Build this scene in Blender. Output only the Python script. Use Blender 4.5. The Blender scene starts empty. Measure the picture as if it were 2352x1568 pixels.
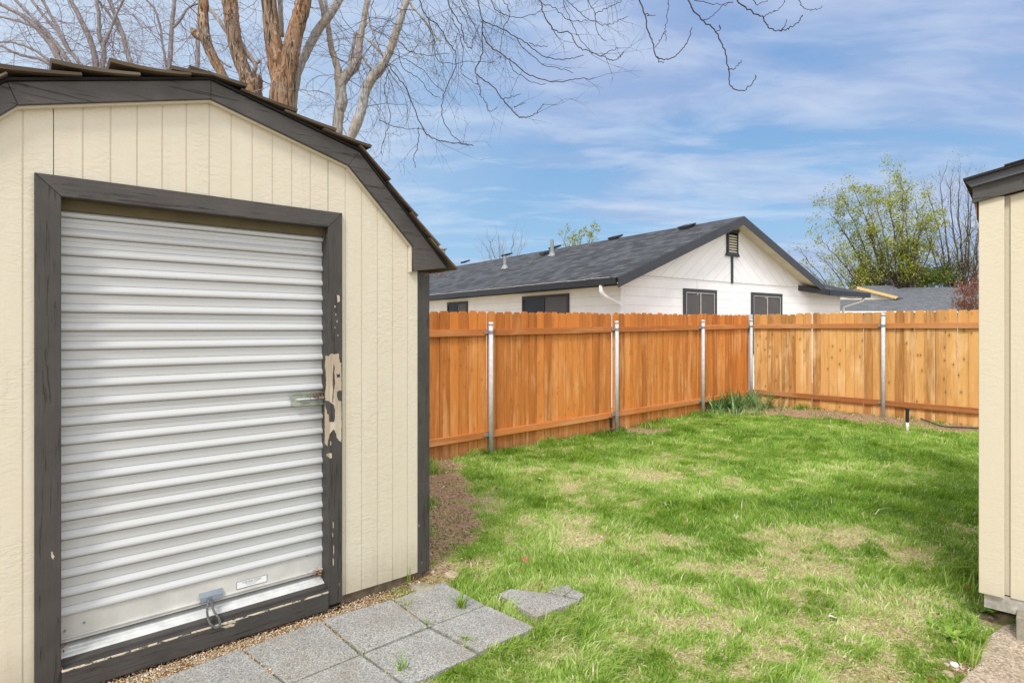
import bpy, math, random
import numpy as np
from mathutils import Vector, Matrix

# ------------------------------------------------------------------ camera, sky, sun, exposure
SC = bpy.context.scene
COL = SC.collection
CX, CY, F, HC = 1176.0, 754.0, 1340.0, 1.65       # principal column, horizon row, focal length (px of a 2352 wide frame), eye height
cam_d = bpy.data.cameras.new('camera')
cam = bpy.data.objects.new('camera', cam_d)
COL.objects.link(cam)
cam.location = (0, 0, HC)
cam.rotation_euler = (math.pi / 2, 0, 0)
cam_d.sensor_width = 36
cam_d.lens = F / 2352 * 36
cam_d.shift_y = -30 / 2352
cam_d.clip_start = 0.05
cam_d.clip_end = 2000
SC.camera = cam
SC.view_settings.view_transform = 'Standard'
SC.view_settings.look = 'None'
SC.view_settings.gamma = 1
SC.view_settings.exposure = 0.78
SC.cycles.max_bounces = 6
SC.cycles.diffuse_bounces = 4
SC.cycles.transparent_max_bounces = 8

SUN = Vector((-0.30, -0.78, 0.95)).normalized()
sun_d = bpy.data.lights.new('sun', 'SUN')
sun_d.energy = 1.5
sun_d.angle = math.radians(13)
sun_d.color = (1.0, 0.965, 0.91)
sun = bpy.data.objects.new('sun', sun_d)
sun.rotation_euler = (-SUN).to_track_quat('-Z', 'Y').to_euler()
sun.location = (0, 0, 20)
COL.objects.link(sun)

# ------------------------------------------------------------------ node shorthand
class NT:
    def __init__(s, tree):
        s.t = tree
        tree.nodes.clear()
    def n(s, typ, props=None, **ins):
        nd = s.t.nodes.new(typ)
        for k, v in (props or {}).items():
            setattr(nd, k, v)
        for k, v in ins.items():
            key = int(k[1:]) if k[0] == 'i' and k[1:].isdigit() else k.replace('_', ' ')
            if isinstance(key, str) and key not in nd.inputs:
                key = key.title()
            sk = nd.inputs[key]
            if isinstance(v, bpy.types.NodeSocket):
                s.t.links.new(v, sk)
            elif isinstance(v, bpy.types.Node):
                s.t.links.new(v.outputs[0], sk)
            else:
                if hasattr(sk.default_value, '__len__') and isinstance(v, tuple) and len(v) == 3 and len(sk.default_value) == 4:
                    v = (*v, 1)
                sk.default_value = v
        return nd
    def math(s, op, a, b=0.0, c=0.0, clamp=False):
        nd = s.n('ShaderNodeMath', {'operation': op, 'use_clamp': clamp}, i0=a, i1=b)
        if op in ('MULTIPLY_ADD', 'SMOOTH_MIN', 'COMPARE'):
            s.t.links.new(c, nd.inputs[2]) if isinstance(c, bpy.types.NodeSocket) else setattr(nd.inputs[2], 'default_value', c)
        return nd.outputs[0]
    def mix(s, fac, a, b, mode='MIX'):
        nd = s.t.nodes.new('ShaderNodeMix')
        nd.data_type = 'RGBA'
        nd.blend_type = mode
        for sk, v in ((nd.inputs[0], fac), (nd.inputs[6], a), (nd.inputs[7], b)):
            if isinstance(v, bpy.types.NodeSocket):
                s.t.links.new(v, sk)
            else:
                sk.default_value = (*v, 1) if isinstance(v, tuple) and len(v) == 3 else v
        return nd.outputs[2]
    def ramp(s, fac, stops, interp='LINEAR'):
        nd = s.t.nodes.new('ShaderNodeValToRGB')
        cr = nd.color_ramp
        cr.interpolation = interp
        while len(cr.elements) < len(stops):
            cr.elements.new(0.5)
        for e, (p, c) in zip(cr.elements, stops):
            e.position = p
            e.color = (c, c, c, 1) if not isinstance(c, tuple) else (*c, 1)
        s.t.links.new(fac, nd.inputs[0])
        return nd.outputs[0]
    def noise(s, vec, scale, detail=4, rough=0.55, dist=0.0):
        nd = s.n('ShaderNodeTexNoise', None, Vector=vec, Scale=scale, Detail=detail, Roughness=rough, Distortion=dist)
        return nd.outputs[0]
    def scaled(s, vec, sc, loc=(0, 0, 0)):
        return s.n('ShaderNodeMapping', None, Vector=vec, Scale=sc, Location=loc).outputs[0]

def world():
    w = bpy.data.worlds.new('World')
    SC.world = w
    w.use_nodes = True
    t = NT(w.node_tree)
    sky = t.n('ShaderNodeTexSky', {'sky_type': 'NISHITA', 'sun_disc': False, 'sun_elevation': math.asin(SUN.z),
                                   'sun_rotation': math.atan2(SUN.x, SUN.y), 'air_density': 1.0, 'dust_density': 1.0, 'ozone_density': 2.5})
    gen = t.n('ShaderNodeTexCoord').outputs['Generated']
    sp = t.n('ShaderNodeSeparateXYZ', None, Vector=gen)
    zz = t.math('ADD', t.math('MAXIMUM', sp.outputs[2], 0.0), 0.16)
    pv = t.n('ShaderNodeCombineXYZ', None, X=t.math('DIVIDE', sp.outputs[0], zz), Y=t.math('DIVIDE', sp.outputs[1], zz)).outputs[0]
    wv = t.n('ShaderNodeTexNoise', None, Vector=t.scaled(pv, (0.5, 0.9, 1), (1.7, 4.1, 0)), Scale=1.0, Detail=3.0).outputs[1]
    pw = t.n('ShaderNodeVectorMath', {'operation': 'MULTIPLY_ADD'}, i0=wv, i1=(0.9, 0.5, 0.0), i2=pv).outputs[0]
    big = t.noise(t.scaled(pw, (0.55, 1.0, 1), (3.1, 1.3, 0)), 0.80, 5, 0.55, 0.2)
    mid = t.noise(t.scaled(pw, (0.6, 1.5, 1), (8.4, 2.2, 0)), 1.9, 6, 0.55, 0.3)
    fine = t.noise(t.scaled(pw, (0.8, 2.0, 1), (0.4, 5.2, 0)), 3.6, 7, 0.6, 0.5)
    el = sp.outputs[2]
    # thin veil everywhere, lavender decks, then soft white streaks
    base = t.mix(0.72, sky.outputs[0], t.mix(t.ramp(el, [(0.0, 0.0), (0.45, 1.0)]), (3.7, 6.2, 8.5), (1.7, 3.8, 7.5)))
    deck = t.ramp(t.math('ADD', t.math('MULTIPLY', big, 0.6), t.math('MULTIPLY', mid, 0.4)), [(0.44, 0.0), (0.56, 1.0)])
    c1 = t.mix(t.math('MULTIPLY', deck, 0.85), base, (4.0, 4.8, 7.1))
    wisp = t.ramp(t.math('ADD', t.math('MULTIPLY', fine, 0.3), t.math('MULTIPLY', mid, 0.7)), [(0.47, 0.0), (0.68, 1.0)])
    c2 = t.mix(t.math('MULTIPLY', wisp, 0.64), c1, (6.5, 7.8, 9.2))
    # whiter veil of cloud on the left
    vl = t.math('MULTIPLY', t.ramp(t.math('MULTIPLY_ADD', sp.outputs[0], -1.0, el), [(0.20, 0.0), (0.95, 1.0)]), 0.70)
    c3 = t.mix(vl, c2, (7.0, 7.9, 9.0))
    # bright unseen overcast added overhead and behind the camera for soft fill light
    over = t.ramp(t.math('MULTIPLY_ADD', sp.outputs[1], -0.9, el), [(0.02, 0.0), (0.45, 1.0)])
    c4 = t.mix(over, c3, t.mix(t.math('MULTIPLY', mid, 0.5), (15.4, 15.4, 15.8), (11.4, 11.6, 12.3)))
    bg = t.n('ShaderNodeBackground', None, Color=c4, Strength=0.063)
    out = t.n('ShaderNodeOutputWorld')
    t.t.links.new(bg.outputs[0], out.inputs[0])
world()

# ------------------------------------------------------------------ object bookkeeping
def tag(o, label=None, cat=None, group=None, kind=None):
    for k, v in (('label', label), ('category', cat), ('group', group), ('kind', kind)):
        if v:
            o[k] = v
    return o

def thing(name, label, cat, loc=(0, 0, 0), rz=0.0, group=None):
    o = bpy.data.objects.new(name, None)
    COL.objects.link(o)
    o.empty_display_size = 0.2
    o.location = loc
    o.rotation_euler = (0, 0, rz)
    return tag(o, label, cat, group)

class MB:
    def __init__(s):
        s.v, s.f, s.r, s.uv = [], [], [], []
    def add(s, vs, fs, r=0.5, uv=None):
        b = len(s.v)
        s.v.extend(tuple(p) for p in vs)
        for f in fs:
            s.f.append(tuple(i + b for i in f))
            s.r.append(r)
            s.uv.extend([uv[i] for i in f] if uv else [(vs[i][0], vs[i][2]) for i in f])
        return s
    def hexa(s, p, r=0.5):      # 8 corners, bottom ring then top ring
        return s.add(p, [(0, 3, 2, 1), (4, 5, 6, 7), (0, 1, 5, 4), (1, 2, 6, 5), (2, 3, 7, 6), (3, 0, 4, 7)], r)
    def box(s, x0, x1, y0, y1, z0, z1, r=0.5):
        return s.hexa([(x0, y0, z0), (x1, y0, z0), (x1, y1, z0), (x0, y1, z0), (x0, y0, z1), (x1, y0, z1), (x1, y1, z1), (x0, y1, z1)], r)
    def prism(s, poly, y0, y1, r=0.5):      # (x,z) outline, counter-clockwise seen from -y, from y0 (front) to y1 (back)
        n = len(poly)
        vs = [(x, y0, z) for x, z in poly] + [(x, y1, z) for x, z in poly]
        fs = [tuple(range(n)), tuple(range(2 * n - 1, n - 1, -1))] + [(i + n, (i + 1) % n + n, (i + 1) % n, i) for i in range(n)]
        return s.add(vs, fs, r)
    def flat(s, poly, z0, z1, r=0.5):       # (x,y) outline, ccw from above
        n = len(poly)
        vs = [(x, y, z0) for x, y in poly] + [(x, y, z1) for x, y in poly]
        fs = [tuple(range(n - 1, -1, -1)), tuple(range(n, 2 * n))] + [(i, (i + 1) % n, (i + 1) % n + n, i + n) for i in range(n)]
        return s.add(vs, fs, r)
    def slab(s, top, th, r=0.5):            # sloping slab: top outline (ccw seen from outside), thickness along its normal
        P = [Vector(p) for p in top]
        nrm = (P[1] - P[0]).cross(P[2] - P[1]).normalized()
        e = (P[1] - P[0]).normalized()
        g_ = nrm.cross(e)
        n = len(P)
        vs = P + [p - nrm * th for p in P]
        uv = [((p - P[0]).dot(e), (p - P[0]).dot(g_)) for p in P] * 2
        fs = [tuple(range(n)), tuple(range(2 * n - 1, n - 1, -1))] + [(i + n, (i + 1) % n + n, (i + 1) % n, i) for i in range(n)]
        return s.add(vs, fs, r, uv)
    def tube(s, pts, rad, sides=6, r=0.5, cap=True):
        P = [Vector(p) for p in pts]
        n = len(P)
        if not hasattr(rad, '__len__'):
            rad = [rad] * n
        b = len(s.v)
        up = None
        for i in range(n):
            d = (P[min(i + 1, n - 1)] - P[max(i - 1, 0)])
            d = d.normalized() if d.length > 1e-9 else Vector((0, 0, 1))
            if up is None:
                up = Vector((1, 0, 0)) if abs(d.x) < 0.8 else Vector((0, 1, 0))
            a = (up - d * up.dot(d)).normalized()
            up = a
            c = d.cross(a)
            for k in range(sides):
                t = 2 * math.pi * k / sides
                s.v.append(tuple(P[i] + (a * math.cos(t) + c * math.sin(t)) * rad[i]))
        for i in range(n - 1):
            for k in range(sides):
                k2 = (k + 1) % sides
                s.f.append((b + i * sides + k, b + i * sides + k2, b + (i + 1) * sides + k2, b + (i + 1) * sides + k))
                s.r.append(r)
                s.uv.extend([(0, 0)] * 4)
        if cap:
            s.f.append(tuple(b + k for k in range(sides - 1, -1, -1))); s.r.append(r); s.uv.extend([(0, 0)] * sides)
            s.f.append(tuple(b + (n - 1) * sides + k for k in range(sides))); s.r.append(r); s.uv.extend([(0, 0)] * sides)
        return s
    def build(s, name, mat, parent=None, smooth=False, bevel=0.0, loc=None, rz=None):
        me = bpy.data.meshes.new(name)
        me.from_pydata(s.v, [], s.f)
        at = me.attributes.new('rnd', 'FLOAT', 'FACE')
        at.data.foreach_set('value', np.array(s.r, dtype=np.float32))
        uvl = me.uv_layers.new(name='UVMap')
        uvl.data.foreach_set('uv', np.array(s.uv, dtype=np.float32).ravel())
        me.materials.append(mat)
        if smooth:
            me.polygons.foreach_set('use_smooth', np.ones(len(me.polygons), dtype=bool))
        me.update()
        o = bpy.data.objects.new(name, me)
        COL.objects.link(o)
        if parent:
            o.parent = parent
        if loc is not None:
            o.location = loc
        if rz is not None:
            o.rotation_euler = (0, 0, rz)
        if bevel:
            m = o.modifiers.new('bevel', 'BEVEL')
            m.width = bevel
            m.segments = 2
            m.limit_method = 'ANGLE'
        return o

def fast_mesh(name, mat, verts, tris_or_quads, nper, rnd=None, smooth=False):
    """big meshes straight from numpy arrays; nper = corners per face"""
    me = bpy.data.meshes.new(name)
    nv, nf = len(verts), len(tris_or_quads)
    me.vertices.add(nv)
    me.vertices.foreach_set('co', np.asarray(verts, dtype=np.float32).ravel())
    me.loops.add(nf * nper)
    me.loops.foreach_set('vertex_index', np.asarray(tris_or_quads, dtype=np.int32).ravel())
    me.polygons.add(nf)
    me.polygons.foreach_set('loop_start', np.arange(nf, dtype=np.int32) * nper)
    me.polygons.foreach_set('loop_total', np.full(nf, nper, dtype=np.int32))
    if smooth:
        me.polygons.foreach_set('use_smooth', np.ones(nf, dtype=bool))
    me.update(calc_edges=True)
    if rnd is not None:
        at = me.attributes.new('rnd', 'FLOAT', 'FACE')
        at.data.foreach_set('value', np.asarray(rnd, dtype=np.float32))
    me.materials.append(mat)
    o = bpy.data.objects.new(name, me)
    COL.objects.link(o)
    return o

# ------------------------------------------------------------------ survey helpers (plan measurements from sight lines)
def on(O, d, X, Y):
    """sight line X,Y met with the vertical plane through O along d: distance along d, height"""
    k = (X - CX) / F
    s = (k * O[1] - O[0]) / (d[0] - k * d[1])
    return s, HC - (Y - CY) / F * (O[1] + d[1] * s)

_rng = np.random.RandomState(7)
_tab = _rng.rand(256, 256)
def vnoise(x, y, sc, seed=0):
    x = np.asarray(x, float) * sc + 17.3 * seed + 100
    y = np.asarray(y, float) * sc + 9.1 * seed + 100
    xi, yi = np.floor(x).astype(int), np.floor(y).astype(int)
    fx, fy = x - xi, y - yi
    fx, fy = fx * fx * (3 - 2 * fx), fy * fy * (3 - 2 * fy)
    a = _tab[xi % 256, yi % 256]; b = _tab[(xi + 1) % 256, yi % 256]
    c = _tab[xi % 256, (yi + 1) % 256]; d = _tab[(xi + 1) % 256, (yi + 1) % 256]
    return (a * (1 - fx) + b * fx) * (1 - fy) + (c * (1 - fx) + d * fx) * fy
def fbm(x, y, sc, seed=0, oct=4):
    s, a, t = 0, 1.0, 0
    for i in range(oct):
        s = s + a * vnoise(x, y, sc * 2 ** i, seed + i * 3)
        t += a
        a *= 0.55
    return s / t
def sm(t):
    t = np.clip(t, 0, 1)
    return t * t * (3 - 2 * t)
def ground_h(x, y):
    x = np.asarray(x, float); y = np.asarray(y, float)
    base = -0.055 + 0.055 * sm((y - 3.4) / 4) + 0.16 * sm((x - 0.5) / 6) * sm((y - 4) / 5)
    bump = (fbm(x, y, 1.1, 5, 3) - 0.5) * 0.05 * sm((y - 3.2) / 2.5) + (fbm(x, y, 9, 8, 2) - 0.5) * 0.012
    a, b = to_local(S_O, S_X, S_Y, x, y)      # low spoil heap against the side of the left shed
    heap = 0.11 * np.exp(-(((a - 2.02) / 0.28) ** 2 + ((b - 0.55) / 0.55) ** 2))
    return base + bump * sm((14 - y) / 3) + heap
def G(X, Y):
    """sight line met with the ground: (x, y)"""
    h = -0.05
    for _ in range(6):
        z = F * (HC - h) / (Y - CY)
        x = (X - CX) / F * z
        h = float(ground_h(x, z))
    return x, z

# frames: origin, direction to the right, direction away
S_O, S_X, S_Y = (-2.078, 2.688), (0.767, 0.641), (-0.641, 0.767)
S_RZ = math.atan2(0.641, 0.767)
F1_O, F1_X, F1_Y = (4.81, 11.8), (0.784, 0.620), (-0.620, 0.784)
F1_RZ = math.atan2(0.620, 0.784)
F2_X, F2_Y = (0.620, -0.784), (0.784, 0.620)
F2_RZ = math.atan2(-0.784, 0.620)
H_O, H_X, H_Y = (2.18, 11.7), (0.816, 0.578), (-0.578, 0.816)
H_RZ = math.atan2(0.578, 0.816)
R_O, R_X, R_Y = (2.672, 3.35), (0.746, -0.666), (0.666, 0.746)
R_RZ = math.atan2(-0.666, 0.746)
def S(X, Y, off=0.0):
    return on((S_O[0] + S_Y[0] * off, S_O[1] + S_Y[1] * off), S_X, X, Y)
def to_local(O, Xd, Yd, x, y):
    dx, dy = x - O[0], y - O[1]
    return dx * Xd[0] + dy * Xd[1], dx * Yd[0] + dy * Yd[1]
def to_world(O, Xd, Yd, a, b):
    return O[0] + Xd[0] * a + Yd[0] * b, O[1] + Xd[1] * a + Yd[1] * b

# ------------------------------------------------------------------ materials
def new_mat(name):
    m = bpy.data.materials.new(name)
    m.use_nodes = True
    return m, NT(m.node_tree)
def finish(t, color, rough=0.7, bump=None, bstr=0.3, bdist=0.01, metallic=0.0, spec=0.4, **kw):
    b = t.n('ShaderNodeBsdfPrincipled', None, Base_Color=color, Roughness=rough, Metallic=metallic)
    b.inputs['Specular IOR Level'].default_value = spec
    for k, v in kw.items():
        sk = b.inputs[k.replace('_', ' ')]
        if isinstance(v, bpy.types.NodeSocket):
            t.t.links.new(v, sk)
        else:
            sk.default_value = v
    if bump is not None:
        bn = t.n('ShaderNodeBump', None, Height=bump, Strength=bstr, Distance=bdist)
        t.t.links.new(bn.outputs[0], b.inputs['Normal'])
    out = t.n('ShaderNodeOutputMaterial')
    t.t.links.new(b.outputs[0], out.inputs[0])
def objc(t):
    return t.n('ShaderNodeTexCoord').outputs['Object']
def rndc(t):
    return t.n('ShaderNodeAttribute', {'attribute_name': 'rnd'}).outputs['Fac']

def plain(name, col, rough=0.6, metallic=0.0, var=0.12, scale=12, bstr=0.15, spec=0.4):
    m, t = new_mat(name)
    o = objc(t)
    n = t.noise(o, scale, 5)
    n2 = t.noise(o, scale * 9, 3)
    dark = tuple(c * (1 - var * 1.6) for c in col)
    lite = tuple(min(1, c * (1 + var)) for c in col)
    c = t.mix(t.ramp(n, [(0.3, 0.0), (0.7, 1.0)]), dark, lite)
    finish(t, c, rough, n2, bstr, 0.004, metallic, spec)
    return m

def siding_paint(name, col, emboss=1.0):
    """painted, embossed plywood siding"""
    m, t = new_mat(name)
    o = objc(t)
    lump = t.noise(t.scaled(o, (16, 16, 34)), 1.0, 6, 0.62, 1.2)
    patch = t.ramp(t.noise(t.scaled(o, (2.2, 2.2, 1.6)), 1.0, 2), [(0.42, 0.15), (0.66, 1.0)])
    grain = t.noise(t.scaled(o, (220, 220, 14)), 1.0, 3, 0.6)
    fine = t.noise(t.scaled(o, (60, 60, 150)), 1.0, 4, 0.6)
    h = t.math('ADD', t.math('MULTIPLY', t.math('MULTIPLY', t.ramp(lump, [(0.42, 0.0), (0.56, 1.0)]), patch), 1.3 * emboss),
               t.math('ADD', t.math('MULTIPLY', grain, 0.35), t.math('MULTIPLY', fine, 0.55)))
    stain = t.ramp(t.noise(t.scaled(o, (9, 9, 0.9)), 1.0, 5, 0.6), [(0.30, 1.0), (0.62, 0.0)])
    c = t.mix(t.math('MULTIPLY', stain, 0.28), col, tuple(a * b for a, b in zip(col, (0.90, 0.87, 0.78))))
    speck = t.ramp(t.noise(t.scaled(o, (55, 55, 30)), 1.0, 3, 0.7), [(0.20, 1.0), (0.28, 0.0)])
    c = t.mix(t.math('MULTIPLY', speck, 0.5), c, tuple(a * 0.55 for a in col))
    zz = t.n('ShaderNodeSeparateXYZ', None, Vector=o).outputs[2]
    sp_ = t.ramp(t.math('ADD', zz, t.math('MULTIPLY_ADD', stain, -0.10, t.math('MULTIPLY', lump, 0.16))), [(0.10, 1.0), (0.30, 0.0)])
    c = t.mix(t.math('MULTIPLY', sp_, 0.38), c, (0.30, 0.25, 0.17))
    run = t.ramp(t.noise(t.scaled(o, (38, 38, 1.1), (2, 2, 5)), 1.0, 4, 0.6), [(0.60, 0.0), (0.72, 1.0)])
    c = t.mix(t.math('MULTIPLY', run, 0.22), c, tuple(a * b for a, b in zip(col, (0.74, 0.70, 0.55))))
    finish(t, c, 0.62, h, 0.32, 0.004, spec=0.35)
    return m

def board_paint(name, col, axis='x', chip=0.0, edge=None):
    """dark paint over rough-sawn boards, grain along one axis"""
    m, t = new_mat(name)
    o = objc(t)
    sc = (3, 60, 60) if axis == 'x' else (60, 60, 3)
    grain = t.noise(t.scaled(o, sc), 1.0, 6, 0.65, 0.6)
    crack = t.ramp(t.noise(t.scaled(o, tuple(a * 0.8 for a in sc), (3, 1, 2)), 1.0, 4, 0.6, 1.5), [(0.33, 0.0), (0.40, 1.0)])
    h = t.math('ADD', t.math('MULTIPLY', grain, 0.6), t.math('MULTIPLY', crack, 0.55))
    n = t.noise(o, 6, 4)
    c = t.mix(t.ramp(n, [(0.3, 0.0), (0.7, 1.0)]), tuple(a * 0.85 for a in col), tuple(a * 1.22 for a in col))
    c = t.mix(t.math('MULTIPLY', t.math('SUBTRACT', 1.0, crack), 0.6), c, tuple(a * 0.4 for a in col))
    if chip:
        ch = t.ramp(t.noise(t.scaled(o, tuple(a * 0.35 + 4 for a in sc), (7, 3, 9)), 1.0, 5, 0.7), [(0.70 - chip, 0.0), (0.715 - chip, 1.0)])
        if edge:        # paint worn through along the top arris
            zz = t.n('ShaderNodeSeparateXYZ', None, Vector=o).outputs[2]
            ln = t.ramp(t.noise(t.scaled(o, (24, 24, 60)), 1.0, 5, 0.7), [(0.44, 0.0), (0.47, 1.0)])
            near = t.math('MULTIPLY', t.math('GREATER_THAN', zz, edge - .009), t.math('LESS_THAN', zz, edge - .0007))
            ch = t.math('MAXIMUM', t.math('MULTIPLY', ch, t.math('MULTIPLY', t.math('GREATER_THAN', zz, edge - .045), t.math('LESS_THAN', zz, edge - .0007))), t.math('MULTIPLY', ln, near))
        c = t.mix(ch, c, (0.52, 0.45, 0.34))
    finish(t, c, 0.6, h, 0.9, 0.006, spec=0.35)
    return m

def wood(name, c_dark, c_mid, c_pale, knots=0.4, fade=0.5, along='z', rough=0.75, wear=0.0):
    m, t = new_mat(name)
    o = objc(t)
    r = rndc(t)
    off = t.n('ShaderNodeCombineXYZ', None, X=t.math('MULTIPLY', r, 37.0), Y=t.math('MULTIPLY', r, 11.0), Z=t.math('MULTIPLY', r, 53.0)).outputs[0]
    p = t.n('ShaderNodeVectorMath', {'operation': 'ADD'}, i0=o, i1=off).outputs[0]
    st = (1, 1, 0.05) if along == 'z' else (0.05, 1, 1)
    grain = t.noise(t.scaled(p, tuple(90 * a for a in st)), 1.0, 5, 0.6, 0.9)
    band = t.noise(t.scaled(p, tuple(14 * a for a in st)), 1.0, 4, 0.6, 0.6)
    blot = t.noise(t.scaled(p, tuple(3.2 * max(a, 0.35) for a in st)), 1.0, 4, 0.6)
    tone = t.math('ADD', t.math('MULTIPLY', band, 0.5), t.math('ADD', t.math('MULTIPLY_ADD', r, 0.34, -0.01), t.math('MULTIPLY', grain, 0.30)))
    c = t.mix(t.ramp(tone, [(0.34, 0.0), (0.66, 1.0)]), c_dark, c_mid)
    pale = t.ramp(t.math('ADD', t.math('MULTIPLY', blot, 0.62), t.math('MULTIPLY', band, 0.42)), [(0.52, 0.0), (0.66, 1.0)])
    c = t.mix(t.math('MULTIPLY', pale, fade), c, c_pale)
    streak = t.ramp(t.noise(t.scaled(p, tuple(40 * a for a in st), (5, 2, 1)), 1.0, 3, 0.5, 0.4), [(0.26, 1.0), (0.36, 0.0)])
    c = t.mix(t.math('MULTIPLY', streak, 0.45), c, tuple(a * 0.38 for a in c_dark))
    if knots:
        ps = t.n('ShaderNodeSeparateXYZ', None, Vector=p)
        kv = t.n('ShaderNodeCombineXYZ', None, X=t.math('MULTIPLY', ps.outputs[0], 7.5), Y=t.math('MULTIPLY', ps.outputs[2], 4.0 if along == 'z' else 9.0)).outputs[0]
        v = t.n('ShaderNodeTexVoronoi', {'feature': 'F1', 'voronoi_dimensions': '2D'}, Vector=kv, Scale=1.0, Randomness=1.0)
        k = t.ramp(v.outputs['Distance'], [(0.03, 1.0), (0.08, 0.0)])
        ring = t.ramp(t.math('ADD', v.outputs['Distance'], t.math('MULTIPLY', grain, 0.16)), [(0.12, 1.0), (0.34, 0.0)])
        sel = t.ramp(v.outputs['Color'], [(0.62, 0.0), (0.63, 1.0)])
        c = t.mix(t.math('MULTIPLY', t.math('MULTIPLY', ring, sel), knots * 0.7), c, tuple(a * 0.75 for a in c_dark))
        c = t.mix(t.math('MULTIPLY', t.math('MULTIPLY', k, sel), knots * 1.6, clamp=True), c, tuple(a * 0.22 for a in c_dark))
    if wear:
        wet = t.ramp(t.noise(t.scaled(p, (7, 7, 1.3), (9, 4, 2)), 1.0, 4, 0.6, 0.8), [(0.52, 0.0), (0.68, 1.0)])
        c = t.mix(t.math('MULTIPLY', wet, 0.42), c, tuple(a * 0.8 for a in c_dark))
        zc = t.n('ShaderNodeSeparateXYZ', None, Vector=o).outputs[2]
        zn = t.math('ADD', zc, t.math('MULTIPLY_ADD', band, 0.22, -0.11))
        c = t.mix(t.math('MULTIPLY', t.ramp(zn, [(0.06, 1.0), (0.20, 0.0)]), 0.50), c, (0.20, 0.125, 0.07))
        c = t.mix(t.math('MULTIPLY', t.ramp(zn, [(0.80, 0.0), (0.93, 1.0)]), 0.0), c, c)
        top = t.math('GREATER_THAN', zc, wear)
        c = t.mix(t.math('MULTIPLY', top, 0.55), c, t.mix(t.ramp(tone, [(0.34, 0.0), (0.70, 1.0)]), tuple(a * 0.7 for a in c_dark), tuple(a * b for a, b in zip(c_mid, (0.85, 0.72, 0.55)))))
    finish(t, c, rough, t.math('ADD', grain, band), 0.35, 0.003, spec=0.25)
    return m

M = {}
M['cream'] = siding_paint('cream_siding_paint', (0.615, 0.565, 0.455))
M['tan'] = siding_paint('tan_siding_paint', (0.585, 0.53, 0.40), 0.6)
M['trim'] = board_paint('dark_trim_paint', (0.066, 0.060, 0.056), 'x')
M['trim_v'] = board_paint('dark_trim_paint_upright', (0.055, 0.050, 0.046), 'z', 0.02)
M['sill'] = board_paint('dark_sill_paint', (0.058, 0.053, 0.049), 'x', 0.035, 0.088)
M['trim_smooth'] = plain('smooth_dark_trim', (0.075, 0.078, 0.088), 0.45, 0, 0.1, 8, 0.1)
M['bare'] = wood('weathered_bare_wood', (0.13, 0.09, 0.055), (0.50, 0.42, 0.32), (0.72, 0.67, 0.59), 0.0, 0.6)
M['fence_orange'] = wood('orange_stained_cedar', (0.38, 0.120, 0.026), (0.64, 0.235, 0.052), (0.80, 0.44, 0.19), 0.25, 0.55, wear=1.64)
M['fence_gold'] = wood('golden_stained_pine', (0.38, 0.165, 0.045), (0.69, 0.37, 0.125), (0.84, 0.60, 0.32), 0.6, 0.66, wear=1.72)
M['rail_orange'] = wood('orange_stained_rail', (0.38, 0.125, 0.034), (0.58, 0.215, 0.062), (0.72, 0.42, 0.22), 0.1, 0.35, 'x')
M['rail_gold'] = wood('brown_stained_rail', (0.30, 0.11, 0.035), (0.50, 0.21, 0.075), (0.66, 0.38, 0.19), 0.1, 0.4, 'x')
M['shake'] = wood('weathered_cedar_shake', (0.035, 0.025, 0.017), (0.105, 0.078, 0.052), (0.21, 0.18, 0.14), 0.0, 0.55, 'x', 0.85)
M['galv'] = plain('galvanised_steel', (0.55, 0.58, 0.61), 0.45, 0.0, 0.10, 20, 0.08)
M['galv_dark'] = plain('dull_steel', (0.26, 0.28, 0.28), 0.5, 0.1, 0.15, 30, 0.1)
M['bar'] = plain('door_bottom_bar', (0.55, 0.545, 0.515), 0.4, 0, 0.10, 7, 0.1)
M['track'] = plain('worn_aluminium_track', (0.60, 0.61, 0.60), 0.45, 0, 0.12, 14, 0.1)
M['white'] = plain('white_metal_paint', (0.80, 0.80, 0.78), 0.35, 0, 0.05, 10, 0.05)
M['black'] = plain('black_plastic', (0.02, 0.02, 0.022), 0.45, 0, 0.2, 20, 0.05)
M['pvc'] = plain('white_plastic', (0.78, 0.78, 0.76), 0.4, 0, 0.05, 20, 0.05)
M['dark'] = plain('dark_void', (0.012, 0.011, 0.010), 0.9, 0, 0.1)
M['underfloor'] = plain('unpainted_skid', (0.20, 0.16, 0.11), 0.85, 0, 0.3, 14, 0.4)
M['concrete_block'] = plain('concrete_block', (0.30, 0.27, 0.21), 0.9, 0, 0.15, 30, 0.5)
M['house_trim'] = plain('charcoal_house_trim', (0.040, 0.042, 0.050), 0.5, 0, 0.1, 4, 0.05)
M['gutter'] = plain('black_gutter', (0.018, 0.018, 0.020), 0.35, 0, 0.1, 4, 0.05)
M['soffit'] = plain('cream_soffit', (0.62, 0.58, 0.44), 0.7, 0, 0.05, 3, 0.05)
M['blind'] = plain('window_blind', (0.20, 0.16, 0.135), 0.7, 0, 0.1, 3, 0.05)

def curtain_mat():
    m, t = new_mat('white_roller_curtain')
    o = objc(t)
    n = t.noise(t.scaled(o, (1.5, 1.5, 9)), 1.0, 5, 0.6)
    d = t.ramp(n, [(0.35, 1.0), (0.6, 0.0)])
    c = t.mix(t.math('MULTIPLY', d, 0.25), (0.50, 0.515, 0.52), (0.43, 0.425, 0.385))
    sp = t.ramp(t.noise(o, 140, 2, 0.5), [(0.73, 0.0), (0.76, 1.0)])
    c = t.mix(t.math('MULTIPLY', sp, 0.3), c, (0.3, 0.27, 0.2))
    finish(t, c, 0.34, t.noise(t.scaled(o, (3, 3, 20)), 1.0, 3), 0.06, 0.004, spec=0.5)
    return m
M['curtain'] = curtain_mat()

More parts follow.
